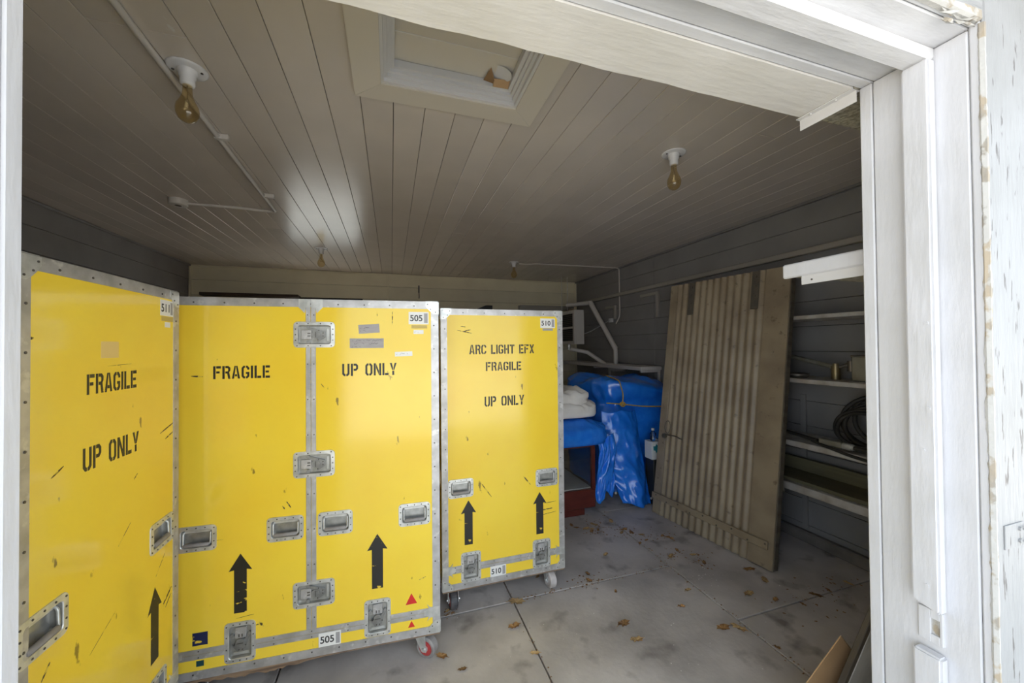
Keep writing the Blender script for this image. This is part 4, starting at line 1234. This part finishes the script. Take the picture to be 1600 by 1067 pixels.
def flap1(u, v):
    x = .36+.20*u+.02*math.sin(v*5); z = .03-.56*v+.03*u-.04*math.sin(u*8)*v
    y = .02+.03*u+.03*crease((u, v*.7+u*.3, 0), 2.4, 6.0)+.03*noise.noise(Vector((u*3, v*3, 1)))-.03
    return Vector((x, y, z))
drape(flap1, 44, 50, TARP, 'hanging_end', tp2)
MB().cyl((.53, -.018, -.475), (.53, -.012, -.475), .012, 14).build('grommet', STEEL, tp2)
cv = thing('folded_canvas', 'folded grey canvas lying on the blue folded tarp', 'canvas', (1.43, 3.04, .90))
pad(.03, .30, .37, .30, 0, .14, .034, CANVAS, 'fold_layer', cv, 5.0, 200, 30, 4.6)
pad(-.02, .31, .35, .28, .10, .235, .040, CANVAS, 'fold_layer', cv, 7.4, 200, 30, 4.2)

# ------------------------------------------------------------------ things leaning inside the front wall by the right jamb
lp = thing('leaning_plank', 'dirty white plank with yellow tape leaning behind the cardboard', 'plank', (1.60, 1.06, 0))
MB().bbox(-.02, -.02, 0, .13, .0, 1.62, .004).build('plank_face', OLDBOARD, lp)
MB().bbox(-.045, -.02, 0, -.0205, .0, 1.60, .003).build('plank_edge', BEIGED, lp)
MB().bbox(-.047, -.022, .60, .02, .002, .72, .002).build('tape_wrap', YTAPE, lp)
lp.rotation_euler = (math.radians(8.5), math.radians(20.5), 0)
kb = MB(); s2 = .42
kb.box(-.003, -.004, -.0, s2, .0, s2*.9, mi=0)
kb.box(-.0035, -.0042, s2*.9-.004, s2, .0002, s2*.9+.0005, mi=1)
kbo = kb.build('cardboard_sheet', [CARD, CARDE])
tag(kbo, 'brown cardboard sheet leaning on its corner inside the door jamb', 'cardboard')
ca = math.radians(47)
kbo.matrix_world = Matrix.Translation(Vector((1.70, 1.045, .385))) @ Matrix.Rotation(math.radians(7), 4, 'X') @ Matrix.Rotation(ca, 4, 'Y') @ Matrix.Translation(Vector((0, 0, -s2*.9)))

# ------------------------------------------------------------------ dry leaves on the floor
def leaf_mesh(seed, L_, mt):
    rg = random.Random(seed)
    pts = []
    n = 16
    for i in range(n):
        a = 2*PI*i/n
        r = L_*(.30+.20*abs(math.cos(a))**1.5)*(1 if i % 2 == 0 else rg.uniform(.55, .85))
        pts.append((r*math.cos(a)*1.3, r*math.sin(a), .003+.010*rg.random()*abs(math.sin(a))+.006*math.cos(a)**2))
    vs = [(0, 0, .002)]+pts
    mb = MB().add(vs, [(0, 1+i, 1+(i+1) % n) for i in range(n)])
    mb.tube([(L_*.5, 0, .006), (L_*.8, .004, .004)], .0012, 5)
    return mb.mesh('dry_leaf', mt)
LM = [leaf_mesh(i, .045+.012*(i % 4), LEAF if i % 3 else LEAFY) for i in range(8)]
LP = [(1.604, 2.838), (1.487, 2.901), (1.851, 2.742), (1.833, 2.906), (1.837, 2.509), (2.082, 2.551), (1.937, 2.287), (2.043, 2.342), (2.104, 2.249), (2.102, 2.146), (2.323, 1.864), (2.104, 1.797), (1.335, 2.074), (0.637, 1.996), (0.716, 2.176), (1.224, 1.824), (1.772, 1.941), (1.628, 1.836), (1.716, 1.625), (1.798, 1.598), (1.865, 1.434), (2.32, 1.621), (2.795, 1.67), (2.482, 1.657), (0.681, 1.79), (0.316, 1.813), (0.232, 1.923), (1.221, 1.705), (1.915, 2.534), (1.26, 2.296), (1.501, 2.462), (2.332, 1.988), (0.309, 2.237), (0.926, 2.371), (1.233, 2.231),
      (1.56, 2.86), (1.64, 2.80), (1.58, 2.80), (1.80, 2.70), (1.88, 2.68), (1.93, 2.62), (2.12, 2.50), (1.47, 2.95), (1.66, 2.90), (2.2, 1.70), (2.6, 1.66)]
rg = random.Random(11)
for i, (x, y) in enumerate(LP):
    big = (x, y) in ((2.323, 1.864), (2.104, 1.797), (0.637, 1.996), (0.716, 2.176))
    o = share('dry_leaf', LM[3 if (x, y) == (2.104, 1.797) or (x, y) == (2.323, 1.864) else i % 8], None, (x, y, .0005), (0, 0, rg.uniform(0, 6.28)))
    s_ = rg.uniform(.55, 1.0)*(1.35 if big else 1)
    o.scale = (s_, s_, s_)
    if big: la = 'larger pale dry leaf lying flat on the concrete floor'
    elif y > 2.4: la = 'small dry leaf on the concrete in front of the blue tarp and display case'
    elif x > 1.9: la = 'small dry leaf on the concrete beside the foot of the corrugated door'
    else: la = 'small dry leaf on the open concrete floor between cases and doorway'
    tag(o, la, 'leaf', la.replace('leaf', 'leaves', 1))

# crumbs, twigs and leaf fragments swept along the joints and under the tarp
def litter(name, seed, mt, label):
    rg = random.Random(seed); mb = MB()
    def crumb(x, y, r):
        a = rg.uniform(0, 6.28); e = rg.uniform(.25, .9); h = rg.uniform(.001, .004)
        vs = []
        for k in range(5):
            t = a+2*PI*k/5; q = rg.uniform(.6, 1.1)
            dx, dy = r*q*math.cos(t), r*q*e*math.sin(t)
            vs.append((x+dx*math.cos(a)-dy*math.sin(a), y+dx*math.sin(a)+dy*math.cos(a), .0008+rg.uniform(0, h)))
        vs.append((x, y, .001+h))
        mb.add(vs, [(k, (k+1) % 5, 5) for k in range(5)])
    if seed == 1:
        for cx, cy, n, sp in ((1.60, 2.84, 60, .10), (1.85, 2.70, 60, .10), (2.08, 2.55, 35, .08), (1.93, 2.30, 30, .07), (2.10, 2.18, 40, .10), (1.24, 2.22, 30, .07), (2.4, 1.65, 40, .15), (2.7, 1.65, 30, .12), (.32, 2.22, 25, .03), (1.75, 2.95, 30, .12)):
            for _ in range(n): crumb(cx+rg.gauss(0, sp), cy+rg.gauss(0, sp*.6), rg.uniform(.003, .012))
        for _ in range(150): crumb(1.85+rg.gauss(0, .012), rg.uniform(.9, 2.9), rg.uniform(.002, .008))
        for _ in range(110): crumb(rg.uniform(.72, 1.85), 2.2+rg.gauss(0, .012), rg.uniform(.002, .008))
        for _ in range(60): crumb(.70+rg.gauss(0, .012), rg.uniform(1.2, 2.6), rg.uniform(.002, .006))
    else:
        for _ in range(90): crumb(rg.uniform(0, 2.4), rg.uniform(1.1, 2.7), rg.uniform(.0015, .004))
        for _ in range(25): crumb(2.0+rg.gauss(0, .07), 2.05+rg.gauss(0, .06), rg.uniform(.002, .006))
    o = mb.build(name, mt, fl); o['kind'] = 'stuff'; o['label'] = label
    return o
litter('leaf_litter', 1, LEAF, 'brown leaf crumbs gathered along the concrete joints')
litter('paint_crumbs', 2, LABELW, 'pale paint crumbs scattered over the concrete floor')
